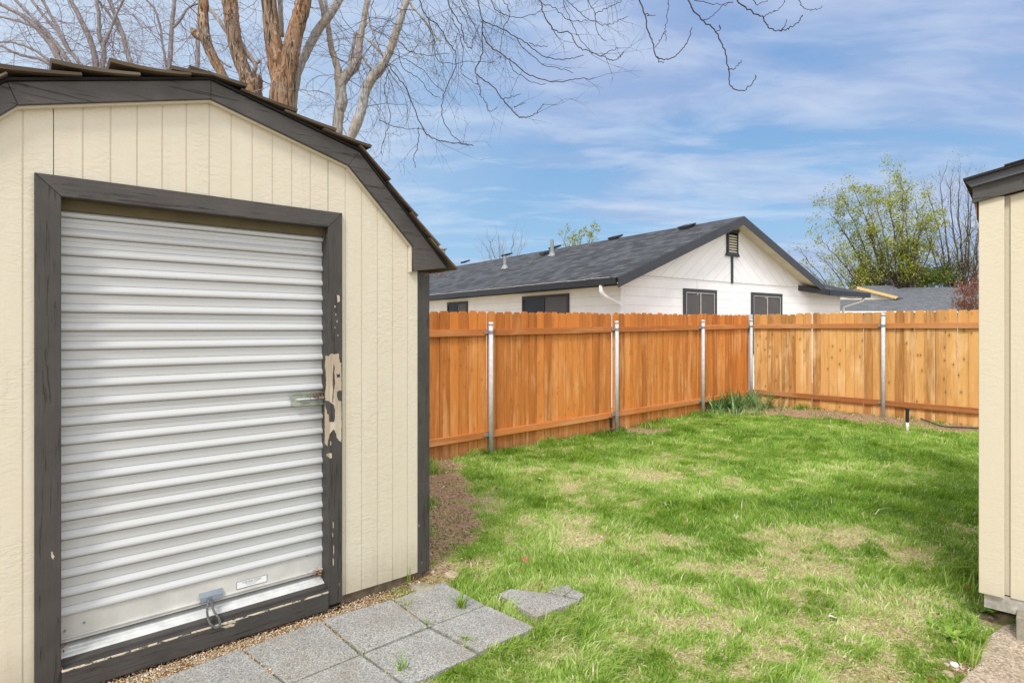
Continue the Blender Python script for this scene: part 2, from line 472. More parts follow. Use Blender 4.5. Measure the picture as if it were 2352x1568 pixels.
def house_siding():
    """lap siding: darker groove lines every course, chevron boards in the gable"""
    m, t = new_mat('white_lap_siding')
    o = objc(t)
    sp = t.n('ShaderNodeSeparateXYZ', None, Vector=o)
    x, z = sp.outputs[0], sp.outputs[2]
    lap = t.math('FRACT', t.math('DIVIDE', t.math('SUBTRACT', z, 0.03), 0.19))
    xa = t.math('ABSOLUTE', t.math('SUBTRACT', x, HXC))
    dz = t.math('ADD', z, t.math('MULTIPLY', xa, 0.74))
    chev = t.math('FRACT', t.math('DIVIDE', dz, 0.27))
    up = t.math('GREATER_THAN', z, BELT)
    gable = t.math('LESS_THAN', sp.outputs[1], 0.02)
    sel = t.math('MULTIPLY', up, gable)
    fr = t.math('ADD', t.math('MULTIPLY', chev, sel), t.math('MULTIPLY', lap, t.math('SUBTRACT', 1.0, sel)))
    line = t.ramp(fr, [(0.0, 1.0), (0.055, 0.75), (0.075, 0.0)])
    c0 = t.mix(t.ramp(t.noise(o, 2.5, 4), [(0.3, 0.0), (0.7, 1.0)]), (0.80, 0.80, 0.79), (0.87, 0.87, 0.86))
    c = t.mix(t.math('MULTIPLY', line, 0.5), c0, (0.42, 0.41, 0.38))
    h = t.math('ADD', t.math('MULTIPLY', fr, -1.0), t.math('MULTIPLY', t.noise(t.scaled(o, (2, 2, 30)), 1.0, 4), 0.15))
    finish(t, c, 0.6, h, 0.25, 0.012)
    return m

def shingles(name, a, b, sc=1.0):
    m, t = new_mat(name)
    uv = t.n('ShaderNodeTexCoord').outputs['UV']
    br = t.n('ShaderNodeTexBrick', {'offset': 0.37, 'offset_frequency': 2, 'squash': 0.7, 'squash_frequency': 3}, Vector=uv, Scale=1.0, Color1=(0, 0, 0), Color2=(1, 1, 1), Mortar=(0.0, 0.0, 0.0))
    for k, v in (('Mortar Size', 0.014), ('Mortar Smooth', 0.3), ('Bias', 0.0), ('Brick Width', 0.34 * sc), ('Row Height', 0.145 * sc)):
        br.inputs[k].default_value = v
    n = t.noise(t.scaled(uv, (1, 1, 1)), 90, 3, 0.7)
    n2 = t.noise(t.scaled(uv, (0.6, 2.0, 1)), 1.6, 4, 0.6)
    c = t.mix(t.ramp(br.outputs[0], [(0.1, 0.0), (0.9, 1.0)]), a, b)
    c = t.mix(t.math('MULTIPLY', br.outputs['Fac'], 0.85), c, tuple(q * 0.3 for q in a))
    c = t.mix(t.ramp(n, [(0.35, 0.0), (0.7, 0.3)]), c, tuple(min(1, q * 1.5) for q in b))
    c = t.mix(t.math('MULTIPLY', t.ramp(n2, [(0.4, 0.0), (0.7, 1.0)]), 0.12), c, tuple(q * 1.3 for q in b))
    sp = t.ramp(t.noise(t.scaled(uv, (1, 1, 1), (4, 4, 0)), 11, 2, 0.5), [(0.745, 0.0), (0.765, 1.0)])
    c = t.mix(t.math('MULTIPLY', sp, 0.65), c, (0.6, 0.6, 0.58))
    hh = t.math('ADD', t.math('MULTIPLY', br.outputs['Fac'], -1.0), t.math('MULTIPLY', br.outputs[0], 0.5))
    finish(t, c, 0.85, t.math('ADD', hh, t.math('MULTIPLY', n, 0.4)), 0.5, 0.008, spec=0.25)
    return m
M['roof'] = shingles('charcoal_shingles', (0.022, 0.023, 0.026), (0.082, 0.086, 0.094))
M['roof_grey'] = shingles('grey_shingles', (0.085, 0.092, 0.100), (0.14, 0.150, 0.162))
M['roof_dark'] = shingles('dark_shingles', (0.030, 0.028, 0.028), (0.07, 0.066, 0.064))

def glass(name, tint=(0.03, 0.035, 0.04), trans=0.5):
    m, t = new_mat(name)
    finish(t, tint, 0.06, t.noise(objc(t), 2.0, 2), 0.02, 0.01, spec=0.9, Alpha=1.0 - trans)
    return m
M['glass'] = glass('window_glass', (0.06, 0.07, 0.08), 0.80)

def aggregate(name, base, lightc, darkc, sc=150, bstr=0.5):
    m, t = new_mat(name)
    o = objc(t)
    v = t.n('ShaderNodeTexVoronoi', {'feature': 'F1'}, Vector=o, Scale=sc, Randomness=1.0)
    v2 = t.n('ShaderNodeTexVoronoi', {'feature': 'F1'}, Vector=o, Scale=sc * 0.55, Randomness=1.0)
    big = t.noise(o, 3.5, 4, 0.6)
    c = t.mix(t.ramp(v.outputs['Color'], [(0.58, 0.0), (0.74, 1.0)]), base, lightc)
    c = t.mix(t.math('MULTIPLY', t.ramp(v2.outputs['Color'], [(0.30, 1.0), (0.38, 0.0)]), 0.65), c, darkc)
    c = t.mix(t.math('MULTIPLY', t.ramp(big, [(0.35, 1.0), (0.65, 0.0)]), 0.35), c, tuple(q * 0.62 for q in base))
    dirt = t.ramp(t.noise(t.scaled(t.n('ShaderNodeNewGeometry').outputs['Position'], (1, 1, 1)), 2.3, 5, 0.65), [(0.50, 0.0), (0.72, 1.0)])
    c = t.mix(t.math('MULTIPLY', dirt, 0.5), c, (0.24, 0.19, 0.13))
    h = t.math('ADD', t.math('MULTIPLY', v.outputs['Distance'], -1.0), t.math('MULTIPLY', t.noise(o, sc * 2, 2), 0.4))
    finish(t, c, 0.85, h, bstr, 0.004, spec=0.3)
    return m
M['paver'] = aggregate('grey_aggregate_slab', (0.315, 0.31, 0.29), (0.60, 0.59, 0.55), (0.12, 0.115, 0.11), 290)
M['path'] = aggregate('tan_aggregate_concrete', (0.42, 0.33, 0.24), (0.66, 0.57, 0.46), (0.16, 0.12, 0.09), 150)

def flecks(name, stops, rough=0.85, trans=0.0):
    m, t = new_mat(name)
    r = rndc(t)
    c = t.ramp(r, stops)
    c = t.mix(t.math('MULTIPLY', t.noise(objc(t), 60, 2), 0.3), c, tuple(0.5 * q for q in stops[0][1]))
    finish(t, c, rough, spec=0.25)
    return m
M['pebble'] = flecks('tan_pea_gravel', [(0.0, (0.24, 0.12, 0.05)), (0.3, (0.50, 0.33, 0.17)), (0.7, (0.64, 0.49, 0.30)), (1.0, (0.78, 0.72, 0.62))])
M['chips'] = flecks('bark_chips', [(0.0, (0.10, 0.055, 0.03)), (0.35, (0.27, 0.165, 0.10)), (0.65, (0.46, 0.32, 0.22)), (1.0, (0.74, 0.62, 0.50))])
M['leaf'] = flecks('dry_leaves', [(0.0, (0.12, 0.04, 0.015)), (0.4, (0.28, 0.11, 0.04)), (0.75, (0.42, 0.24, 0.11)), (1.0, (0.62, 0.52, 0.38))])
M['stone'] = plain('tan_field_stone', (0.42, 0.33, 0.23), 0.85, 0, 0.2, 20, 0.5)

def blade_mat(name, stops, sub=0.35):
    m, t = new_mat(name)
    r = rndc(t)
    c = t.ramp(r, stops)
    d = t.n('ShaderNodeBsdfDiffuse', None, Color=c)
    tr = t.n('ShaderNodeBsdfTranslucent', None, Color=t.mix(1.0, c, (1.0, 1.0, 0.6), 'MULTIPLY'))
    gl = t.n('ShaderNodeBsdfGlossy', None, Color=(0.8, 0.85, 0.8), Roughness=0.45)
    m1 = t.n('ShaderNodeMixShader', None, Fac=sub, i1=d.outputs[0], i2=tr.outputs[0])
    m2 = t.n('ShaderNodeMixShader', None, Fac=0.025, i1=m1.outputs[0], i2=gl.outputs[0])
    out = t.n('ShaderNodeOutputMaterial')
    t.t.links.new(m2.outputs[0], out.inputs[0])
    return m
# rnd 0..1 : deep green -> fresh green -> pale green -> straw
M['grass'] = blade_mat('lawn_blades', [(0.0, (0.095, 0.20, 0.020)), (0.3, (0.235, 0.405, 0.042)), (0.55, (0.42, 0.58, 0.115)),
                                        (0.75, (0.62, 0.70, 0.30)), (0.86, (0.66, 0.56, 0.36)), (1.0, (0.80, 0.71, 0.54))], 0.42)
M['spring'] = blade_mat('spring_leaves', [(0.0, (0.10, 0.125, 0.010)), (0.5, (0.29, 0.32, 0.030)), (1.0, (0.54, 0.56, 0.12))])
M['evergreen'] = blade_mat('evergreen_leaves', [(0.0, (0.025, 0.045, 0.012)), (0.5, (0.085, 0.12, 0.022)), (1.0, (0.26, 0.31, 0.05))])
M['red_leaf'] = blade_mat('russet_leaves', [(0.0, (0.10, 0.035, 0.022)), (0.5, (0.24, 0.09, 0.055)), (1.0, (0.40, 0.18, 0.11))])
M['iris'] = blade_mat('blue_green_leaves', [(0.0, (0.07, 0.17, 0.05)), (0.5, (0.18, 0.33, 0.11)), (0.8, (0.40, 0.50, 0.24)), (1.0, (0.68, 0.60, 0.38))])

def bark(name, a, b, c_, d, sc=1.0, rust=0.5):
    m, t = new_mat(name)
    o = objc(t)
    g = t.noise(t.scaled(o, (26 * sc, 26 * sc, 4 * sc)), 1.0, 6, 0.65, 1.2)
    big = t.noise(t.scaled(o, (5 * sc, 5 * sc, 1.6 * sc)), 1.0, 4, 0.6, 0.8)
    fl = t.noise(t.scaled(o, (16 * sc, 16 * sc, 5 * sc), (3, 3, 3)), 1.0, 3, 0.5, 2.0)
    c = t.mix(t.ramp(g, [(0.40, 0.0), (0.56, 1.0)]), a, b)
    c = t.mix(t.math('MULTIPLY', t.math('MULTIPLY', t.ramp(big, [(0.44, 0.0), (0.58, 1.0)]), t.ramp(g, [(0.38, 0.15), (0.54, 1.0)])), rust), c, c_)
    c = t.mix(t.math('MULTIPLY', t.ramp(fl, [(0.60, 0.0), (0.66, 1.0)]), 0.6), c, d)
    h = t.math('ADD', g, t.math('MULTIPLY', big, 0.6))
    finish(t, c, 0.85, h, 0.8, 0.02, spec=0.2)
    return m
M['bark_rust'] = bark('flaking_rust_bark', (0.030, 0.020, 0.014), (0.27, 0.20, 0.14), (0.36, 0.17, 0.065), (0.50, 0.43, 0.35), 1.0, 0.60)
M['bark_pale'] = bark('pale_grey_bark', (0.20, 0.19, 0.18), (0.42, 0.41, 0.41), (0.34, 0.24, 0.12), (0.55, 0.54, 0.54), 1.2, 0.55)
M['bark_grey'] = bark('grey_twig_bark', (0.16, 0.14, 0.14), (0.30, 0.28, 0.29), (0.22, 0.17, 0.12), (0.38, 0.36, 0.37), 1.5, 0.4)
M['twig_dark'] = plain('dark_twigs', (0.050, 0.036, 0.034), 0.8, 0, 0.3, 8, 0.1)
M['twig_mauve'] = plain('mauve_grey_twigs', (0.20, 0.155, 0.165), 0.8, 0, 0.3, 3, 0.1)
M['far_bark'] = plain('far_brown_bark', (0.10, 0.075, 0.055), 0.85, 0, 0.3, 2, 0.1)

# ------------------------------------------------------------------ ground
HXC, BELT = 3.67, 2.745
PAVERS = []      # outlines, filled below, world xy
def pl(*pts):
    return [G(X, Y) for X, Y in pts]
def frame_poly(poly, f):
    c = np.mean(poly, axis=0)
    return [tuple(c + (np.array(p) - c) * f) for p in poly]
def inside(x, y, poly):
    n = len(poly)
    r = np.zeros(np.shape(x), bool)
    for i in range(n):
        (x1, y1), (x2, y2) = poly[i], poly[(i + 1) % n]
        c = ((y1 > y) != (y2 > y))
        with np.errstate(divide='ignore', invalid='ignore'):
            r ^= c & (x < (x2 - x1) * (y - y1) / (y2 - y1 + 1e-12) + x1)
    return r

SLAB_Z = -0.032
def gs(X, Y):
    z = F * (HC - SLAB_Z) / (Y - CY)
    return ((X - CX) / F * z, z)
rowA, rowB = [], []
# joints of the two slab rows, spacing 0.41 m along the shed
cA = np.array(gs(986.4, 1438.3)); e1 = np.array([0.765, 0.644]); e2 = np.array([0.70, -0.714])
def quad(p, w, d, sh=0.0):
    return [tuple(p + d), tuple(p + w + d), tuple(p + w), tuple(p)]
row1 = [np.array(gs(1117, 1387.6)), cA, np.array(gs(842 - 12, 1500.6)), np.array(gs(660, 1570))]
row0 = [np.array(gs(1017.6, 1333)), np.array(gs(900.7, 1374)), np.array(gs(738, 1421)), np.array(gs(553, 1486)), np.array(gs(333, 1568))]
row1 = row1 + [row1[-1] + (row1[-1] - row1[-2])]
row2 = [np.array(gs(1234, 1440)), np.array(gs(1101, 1498.7)), np.array(gs(935, 1575))]
row2 = row2 + [row2[-1] + (row2[-1] - row2[-2]), row2[-1] + 2 * (row2[-1] - row2[-2])]
def shrink(q, d=0.0085):
    q = [np.array(p) for p in q]
    c = sum(q) / len(q)
    return [tuple(p + (c - p) / np.linalg.norm(c - p) * d * 1.4) for p in q]
for i in range(4):
    PAVERS.append(shrink([row0[i + 1], row1[i + 1], row1[i], row0[i]]))
for i in range(4):
    if i < len(row2) - 1:
        PAVERS.append(shrink([row1[i + 1], row2[i + 1], row2[i], row1[i]]))
c5 = lambda x, y: gs((1100 + x / 1.965) / 1.306, (1250 + y / 1.965) / 1.306)
PAVERS.append([c5(775, 1052), c5(1000, 1190), c5(1248, 1085), c5(1060, 1046), c5(850, 1020)])
PAVERS.append([c5(1062, 1036), c5(1158, 1060), c5(1212, 1024), c5(1190, 997), c5(1110, 1008)])
PAVERS.append([c5(1170, 1062), c5(1252, 1082), c5(1284, 1056), c5(1216, 1024)])
PATH = [gs(2190, 1575), gs(2250, 1515), gs(2262, 1462), gs(2310, 1430), gs(2420, 1420), (3.3, 2.2), (1.9, 2.2)]
PATH2 = [gs(2330, 1425), gs(2420, 1418), (3.4, 2.3), (1.9, 2.3)]

def ellipse_field(x, y, items):
    """patches given as (column,row, half-width,half-height in sight-line px, strength) -> ground field 0..1"""
    k = x / np.maximum(y, 0.3) * F + CX
    r = CY + F * (HC - ground_h(x, y)) / np.maximum(y, 0.3)
    s = np.zeros(np.shape(x))
    for X, Y, a, b, w in items:
        s = np.maximum(s, w * np.exp(-(((k - X) / a) ** 2 + ((r - Y) / b) ** 2) ** 1.2))
    return s
SOILP = [(1020, 1120, 70, 50, 1.0), (1035, 1200, 82, 62, 1.0), (1000, 1260, 70, 50, 0.9), (1020, 1070, 50, 20, 0.9), (1120, 1235, 60, 28, 0.35),
         (1480, 990, 70, 10, 0.9), (1395, 990, 45, 8, 0.6), (1040, 1320, 70, 26, 0.55), (1000, 1345, 60, 20, 0.7), (1150, 1355, 50, 14, 0.5),
         (1850, 948, 120, 12, 1.0), (1960, 956, 130, 13, 1.0), (2080, 966, 120, 15, 1.0), (2200, 982, 120, 15, 1.0), (1760, 935, 60, 12, 0.9),
         (2290, 1400, 60, 40, 0.9), (2200, 1530, 60, 30, 0.8)]
DRYP = [(1330, 1110, 150, 34, 0.62), (1480, 1085, 110, 20, 0.62), (1560, 1055, 130, 18, 0.55), (1200, 1070, 90, 22, 0.35), (1700, 1120, 110, 22, 0.40),
        (1960, 1075, 90, 14, 0.55), (1650, 1140, 110, 16, 0.40), (1290, 1190, 140, 36, 0.70), (1340, 1235, 90, 26, 0.55), (1600, 1245, 120, 18, 0.90), (1900, 1230, 250, 34, 0.90),
        (1760, 1300, 230, 42, 0.86), (2050, 1280, 200, 44, 0.80), (1900, 1380, 260, 50, 0.75), (2080, 1450, 180, 60, 0.85), (1650, 1420, 150, 40, 0.62),
        (1500, 1350, 120, 26, 0.50), (1780, 1500, 260, 60, 0.70), (2060, 1540, 200, 50, 0.85), (1400, 1490, 160, 40, 0.45), (2230, 1210, 90, 24, 0.5), (1180, 1160, 80, 30, 0.4)]
LUSHP = [(1300, 1050, 260, 26, 0.8), (1700, 1000, 420, 34, 1.0), (2050, 1040, 260, 40, 0.9), (1900, 1170, 380, 34, 0.9), (1450, 1170, 120, 26, 0.6), (1560, 1190, 160, 22, 0.8),
         (2200, 1330, 70, 60, 0.9), (1360, 1300, 120, 34, 0.6), (1250, 1340, 130, 30, 0.5), (1160, 1110, 90, 22, 0.7), (1300, 1420, 120, 40, 0.45), (1520, 1290, 90, 26, 0.5), (1180, 1540, 90, 30, 0.5)]

def fields(x, y):
    n1 = fbm(x, y, 2.1, 2, 4); n2 = fbm(x, y, 6.5, 4, 3); n3 = fbm(x, y, 0.9, 7, 3)
    soil = sm((ellipse_field(x, y, SOILP) + (n2 - 0.5) * 0.9 - 0.36) / 0.45)
    dry = ellipse_field(x, y, DRYP); lush = ellipse_field(x, y, LUSHP)
    n4 = fbm(x, y, 17, 12, 2)
    d = dry * 0.95 - lush * 0.25 + (n1 - 0.5) * 1.5 + (n2 - 0.5) * 1.6 + (n4 - .5) * 1.3
    dry = sm((d - 0.18) / 0.85)
    a, b = to_local(S_O, S_X, S_Y, x, y)          # gravel strip beside the shed
    gravel = ((b > -0.42) & (b < 0.3) & (a < 1.62 + (n2 - 0.5) * 0.5)).astype(float)
    soil = np.maximum(soil, sm(1 - np.abs(b + 0.02) / 0.16) * sm((a - 1.3) / .2) * sm((2.6 - a) / .3) * 0.8)
    return soil, dry, lush, gravel, n1, n2, n3

def make_ground():
    ax = np.concatenate([[-400, -120, -40, -20, -12, -8], np.arange(-6, 9.001, 0.05), [11, 14, 20, 40, 120, 400]])
    ay = np.concatenate([[-60, -20, -5, -1], np.arange(0.6, 13.5, 0.05), [15, 18, 24, 40, 90, 200, 600]])
    gx, gy = np.meshgrid(ax, ay)
    nx, ny = len(ax), len(ay)
    h = ground_h(gx, gy)
    a, b = to_local(S_O, S_X, S_Y, gx, gy)
    soil, dry, lush, gravel, n1, n2, n3 = fields(gx, gy)
    h = h + soil * (fbm(gx, gy, 14, 3, 3) - 0.45) * 0.03
    under = (a > -0.7) & (a < 1.95) & (b > 0.0)
    h = np.where(gravel > .5, -0.046, h)
    h = np.where(under, -0.075, h)
    on_slab = np.zeros(gx.shape, bool)
    for p in PAVERS[:8]:
        on_slab |= inside(gx, gy, frame_poly(p, 1.06))
    h = np.where(on_slab, np.minimum(h, -0.052), h)
    h = np.where(inside(gx, gy, PATH), -0.07, h)
    # unseen ground outside the yard: neutral tan put in for neutral bounce light
    f1b_ = to_local(F1_O, F1_X, F1_Y, gx, gy)[1]; f2b_ = to_local(F1_O, F2_X, F2_Y, gx, gy)[1]
    gravel = np.where((gy < 2.3) | (f1b_ > .3) | (f2b_ > .3) | (gx < -3), 1.0, gravel)
    dry = np.maximum(dry, np.clip(soil * 1.5, 0, 1))
    v = np.stack([gx, gy, h], -1).reshape(-1, 3)
    i = (np.arange(ny - 1)[:, None] * nx + np.arange(nx - 1)[None]).ravel()
    q = np.stack([i, i + 1, i + 1 + nx, i + nx], 1)
    m, t = new_mat('yard_soil')
    o = objc(t)
    at = t.n('ShaderNodeAttribute', {'attribute_name': 'patch'})
    sp = t.n('ShaderNodeSeparateColor', None, Color=at.outputs['Color'])
    f1 = t.noise(o, 55, 5, 0.7); f2 = t.noise(o, 9, 4, 0.6)
    soilc = t.mix(t.ramp(f1, [(0.3, 0.0), (0.7, 1.0)]), (0.16, 0.09, 0.05), (0.46, 0.32, 0.21))
    thatch = t.mix(t.ramp(f1, [(0.3, 0.0), (0.7, 1.0)]), (0.26, 0.19, 0.10), (0.56, 0.46, 0.29))
    green = t.mix(t.ramp(f1, [(0.3, 0.0), (0.7, 1.0)]), (0.08, 0.14, 0.025), (0.20, 0.30, 0.06))
    base = t.mix(sp.outputs[1], green, thatch)
    c = t.mix(sp.outputs[0], base, soilc)
    c = t.mix(sp.outputs[2], c, t.mix(t.ramp(f1, [(0.4, 0.0), (0.6, 1.0)]), (0.30, 0.24, 0.17), (0.46, 0.40, 0.31)))
    finish(t, c, 0.95, t.math('ADD', f1, f2), 0.5, 0.01, spec=0.15)
    ob = fast_mesh('ground', m, v, q, 4, smooth=True)
    ca = ob.data.attributes.new('patch', 'FLOAT_COLOR', 'POINT')
    ca.data.foreach_set('color', np.stack([soil, dry, gravel, np.ones_like(soil)], -1).astype(np.float32).ravel())
    tag(ob, kind='structure')
    return ob
make_ground()

# ------------------------------------------------------------------ paving slabs
EXTRA = ['at the top end of the slab row, nearest the shed corner', 'second from the corner in the row along the shed', 'third from the corner in the row along the shed',
         'fourth in the row along the shed, cut by the bottom left of the view', 'at the right end of the outer slab row, beside the lawn', 'second from the right in the outer slab row',
         'third from the right in the outer slab row, at the bottom edge', 'fourth from the right in the outer slab row']
rs = random.Random(3)
for i, p in enumerate(PAVERS):
    w = np.array(p)
    c = w.mean(axis=0)
    poly = [tuple(q - c) for q in w]
    area = sum(poly[k][0] * poly[(k + 1) % len(poly)][1] - poly[(k + 1) % len(poly)][0] * poly[k][1] for k in range(len(poly)))
    if area < 0:
        poly = poly[::-1]
    mb = MB().flat(poly, -0.045, 0.0)
    o = mb.build('paving_slab', M['paver'], bevel=0.004, loc=(c[0], c[1], SLAB_Z + rs.uniform(-.004, .004) + (0.012 if i > 7 else 0)))
    o.rotation_euler = (rs.uniform(-.008, .008), rs.uniform(-.008, .008), 0)
    if i < 8:
        tag(o, 'square grey aggregate paving slab ' + EXTRA[i], 'paving slab', 'grey paving slabs beside the shed')
    else:
        tag(o, ['largest broken grey slab, set apart in the grass right of the paving', 'small cracked slab corner behind the broken slab in the grass',
                'outermost small slab fragment at the right of the broken slab'][i - 8], 'paving slab', 'broken slab pieces in the grass')

c_ = np.mean(PATH, axis=0)
pp = [tuple(np.array(q) - c_) for q in PATH][::-1]
o = MB().flat(pp, -0.08, 0.0).build('path', M['path'], bevel=0.01, loc=(c_[0], c_[1], -0.035))
tag(o, kind='structure')

# ------------------------------------------------------------------ left shed
SH = thing('garden_shed', 'cream gambrel-roofed shed with dark trim and white roller door', 'shed', (S_O[0], S_O[1], 0), S_RZ)
T = -0.035
ap_lo, ap_hi = S(483, 229, T), S(483, 187, T)
br_lo, br_hi = S(799, 381, T), S(822.4, 349.7, T)
bl_lo, bl_hi = S(41, 243, T), S(16, 190, T)
ev_in, ev_bt, ev_tip = S(947, 566.5, T), S(949, 623, T), S(1024, 616, T)
XM = ap_lo[0]
def mir(p):
    return (2 * XM - p[0], p[1])
XR = 1.885                  # right edge of the siding
XL = 2 * XM - XR
def wall_top(x):
    xs = [XL - .01, mir(ev_in)[0] , bl_lo[0], ap_lo[0], br_lo[0], ev_in[0], XR + .01]
    hs = [ev_in[1] - .03, ev_in[1] + .03, bl_lo[1] + .03, ap_lo[1] + .03, br_lo[1] + .03, ev_in[1] + .03, ev_in[1] - .03]
    return float(np.interp(x, xs, hs))
DX0, DX1 = 0.0, 1.262        # door opening
HB = 0.022                   # bottom of the siding
def siding_front():
    mb = MB()
    gr = 0.007
    xs = [XL]
    g0 = -0.027 - 0.108 * 6
    grooves = [g0 + 0.108 * i for i in range(30) if XL + .03 < g0 + 0.108 * i < XR - .03]
    cuts = {DX0 - .05, DX1 + .045, ap_lo[0], br_lo[0], bl_lo[0], ev_in[0], mir(ev_in)[0]}
    seg = []
    a = XL
    for g in grooves:
        seam = abs(g + 0.027) < .01 or abs(g - 1.269) < .01
        w = gr * (0.55 if seam else 1.0)
        seg.append((a, g - w / 2, 0.0)); seg.append((g - w / 2, g + w / 2, 0.014 if seam else 0.0035)); a = g + w / 2
    seg.append((a, XR, 0.0))
    pieces = []
    for a, b, dy in seg:
        cs = sorted([a, b] + [c for c in cuts if a < c < b])
        for u, v in zip(cs[:-1], cs[1:]):
            pieces.append((u, v, dy))
    prev = None
    for u, v, dy in pieces:
        mid = (u + v) / 2
        bot = 2.30 if DX0 - .05 < mid < DX1 + .045 else HB
        vs = [(u, dy, bot), (v, dy, bot), (v, dy, wall_top(v)), (u, dy, wall_top(u))]
        mb.add(vs, [(0, 1, 2, 3)])
        # bottom lip, and the sides of the grooves
        mb.add([(u, dy, bot), (u, dy + .012, bot), (v, dy + .012, bot), (v, dy, bot)], [(0, 1, 2, 3)])
        if prev is not None and prev[0] != dy:
            y0, y1 = min(prev[0], dy), max(prev[0], dy)
            mb.add([(u, y0, bot), (u, y1, bot), (u, y1, wall_top(u)), (u, y0, wall_top(u))], [(0, 1, 2, 3)])
        prev = (dy,)
    # right edge return and the backing sheet
    mb.add([(XR, 0, HB), (XR, .016, HB), (XR, .016, 2.10), (XR, 0, 2.10)], [(0, 1, 2, 3)])
    return mb
siding_front().build('siding', M['cream'], SH)
# wall behind (closed body)
body = MB()
prof = [(XL + .02, HB + .01), (DX0 - .05, HB + .01), (DX0 - .05, 2.29), (DX1 + .05, 2.29), (DX1 + .05, HB + .01), (XR + .085, HB + .01), (XR + .085, 2.06), (ev_in[0], ev_in[1]), br_lo, ap_lo, bl_lo, mir(ev_in), (XL + .02, 2.06)]
prof = [(XL - .07, HB + .01), (XR + .07, HB + .01), (XR + .07, 2.03), (ev_in[0] + .12, ev_in[1] - .06), (br_lo[0], br_lo[1]), ap_lo, bl_lo, (mir(ev_in)[0] - .12, ev_in[1] - .06), (XL - .07, 2.03)]
body.prism(prof, 0.20, 2.40)
body.box(XL, DX0 - .05, 0.018, 0.20, HB + .01, 2.10)
body.box(DX1 + .05, XR, 0.018, 0.20, HB + .01, 2.10)
body.prism([(bl_lo[0], 2.33), (br_lo[0], 2.33), (br_lo[0], br_lo[1]), (ap_lo[0], ap_lo[1]), (bl_lo[0], bl_lo[1])], 0.018, 0.20)
body.build('wall', M['cream'], SH)
# corner boards
MB().box(XR + .0015, XR + .092, -0.004, 0.10, HB - .012, ev_bt[1] + .004).build('corner_board', M['trim_v'], SH, bevel=.003)
MB().box(XL - .092, XL - .0015, -0.004, 0.10, HB - .012, ev_bt[1] + .004).build('corner_board', M['trim_v'], SH, bevel=.003)
# rake boards, mitred
Y0, Y1 = -0.050, -0.002
rake = [[ap_lo, br_lo, br_hi, ap_hi], [bl_lo, ap_lo, ap_hi, bl_hi],
        [br_lo, ev_in, ev_bt, ev_tip, br_hi],
        [mir(ev_tip), mir(ev_bt), mir(ev_in), bl_lo, bl_hi]]
for k, poly in enumerate(rake):
    cx = sum(p[0] for p in poly) / len(poly); cz = sum(p[1] for p in poly) / len(poly)
    pol = [(p[0] + (cx - p[0]) * .0015, p[1] + (cz - p[1]) * .0015) for p in poly]
    if k == 3:
        pol = pol[:]
    MB().prism(pol, Y0 - .001 * k, Y1).build('rake_board', M['trim'], SH, bevel=.003)
# thin cream fillet under the rake boards
fil = MB()
for a, b in ((bl_lo, ap_lo), (ap_lo, br_lo), (br_lo, ev_in), (mir(ev_in), bl_lo)):
    fil.prism([(a[0], a[1] - .010), (b[0], b[1] - .010), (b[0], b[1] + .01), (a[0], a[1] + .01)], -0.030, -0.0005)
fil.prism([(ev_in[0] - .012, ev_bt[1] - .004), (ev_in[0] - .001, ev_bt[1] - .004), (ev_in[0] - .001, ev_in[1]), (ev_in[0] - .012, ev_in[1])], -0.030, -0.0005)
fil.build('fillet', M['cream'], SH)
# roof deck and shakes
def band(pts, th):
    up = [(p[0], p[1] + .003) for p in pts]
    return up, th
hi = [mir((ev_tip[0] - .004, ev_tip[1] + .0)), (bl_hi[0], bl_hi[1]), ap_hi, br_hi, (ev_tip[0] - .004, ev_tip[1])]
deck = MB()
for a, b in zip(hi[:-1], hi[1:]):
    deck.prism([(a[0], a[1] + .002), (b[0], b[1] + .002), (b[0], b[1] + .014), (a[0], a[1] + .014)], -0.062, 2.46)
RF = deck.build('roof', M['dark'], SH)
sh = MB()
rs = random.Random(11)
def shake(P, Q, a, L, curl, y0, y1, th, r, lift0=0.022):
    """one shake on the slope P (eave side) -> Q, butt at distance a"""
    d = np.array([Q[0] - P[0], Q[1] - P[1]]); ln = np.linalg.norm(d); d = d / ln
    nrm = np.array([-d[1], d[0]]); nrm = nrm if nrm[1] > 0 else -nrm
    n = 7
    bot, top = [], []
    for i in range(n):
        u = i / (n - 1)
        base = np.array(P) + d * (a + L * u) + nrm * .014
        lift = lift0 * (1 - u) + curl * (1 - u) ** 2.2
        t_ = th * (1 - .45 * u)
        bot.append(base + nrm * lift); top.append(base + nrm * (lift + t_))
    vs = []
    for y in (y0, y1):
        vs += [(p[0], y, p[1]) for p in bot] + [(p[0], y, p[1]) for p in top]
    m = 2 * n
    fs = []
    for i in range(n - 1):
        fs += [(i, i + 1, n + i + 1, n + i), (m + i + 1, m + i, m + n + i, m + n + i + 1), (n + i, n + i + 1, m + n + i + 1, m + n + i), (i + 1, i, m + i, m + i + 1)]
    fs += [(0, n, m + n, m), (n - 1, m + n - 1, m + 2 * n - 1, 2 * n - 1)]
    sh.add(vs, fs, r)
def course(P, Q, sbutt, L, curl, th=.020, lift0=.022):
    ln = math.hypot(Q[0] - P[0], Q[1] - P[1])
    a = (sbutt - P[0]) / (Q[0] - P[0]) * ln
    L = min(L, ln - a + .03)
    y = -.088 + rs.uniform(-.008, .008)
    first = True
    while y < 2.45:
        w = rs.uniform(.10, .22)
        shake(P, Q, a + (0 if first else rs.uniform(-.012, .012)), L, curl * (1 if first else rs.uniform(.2, 1.0)), y, y + w - .006, th * rs.uniform(.9, 1.1), rs.random(), lift0)
        y += w
        first = False
for sb, cu in ((-0.245, .020), (-0.018, .034), (0.200, .040), (0.445, .012)):
    course(hi[1], hi[2], sb, .335 if sb < .4 else .2, cu, .020, .018)
course(hi[1], hi[2], .53, .12, .004, .016, .03)
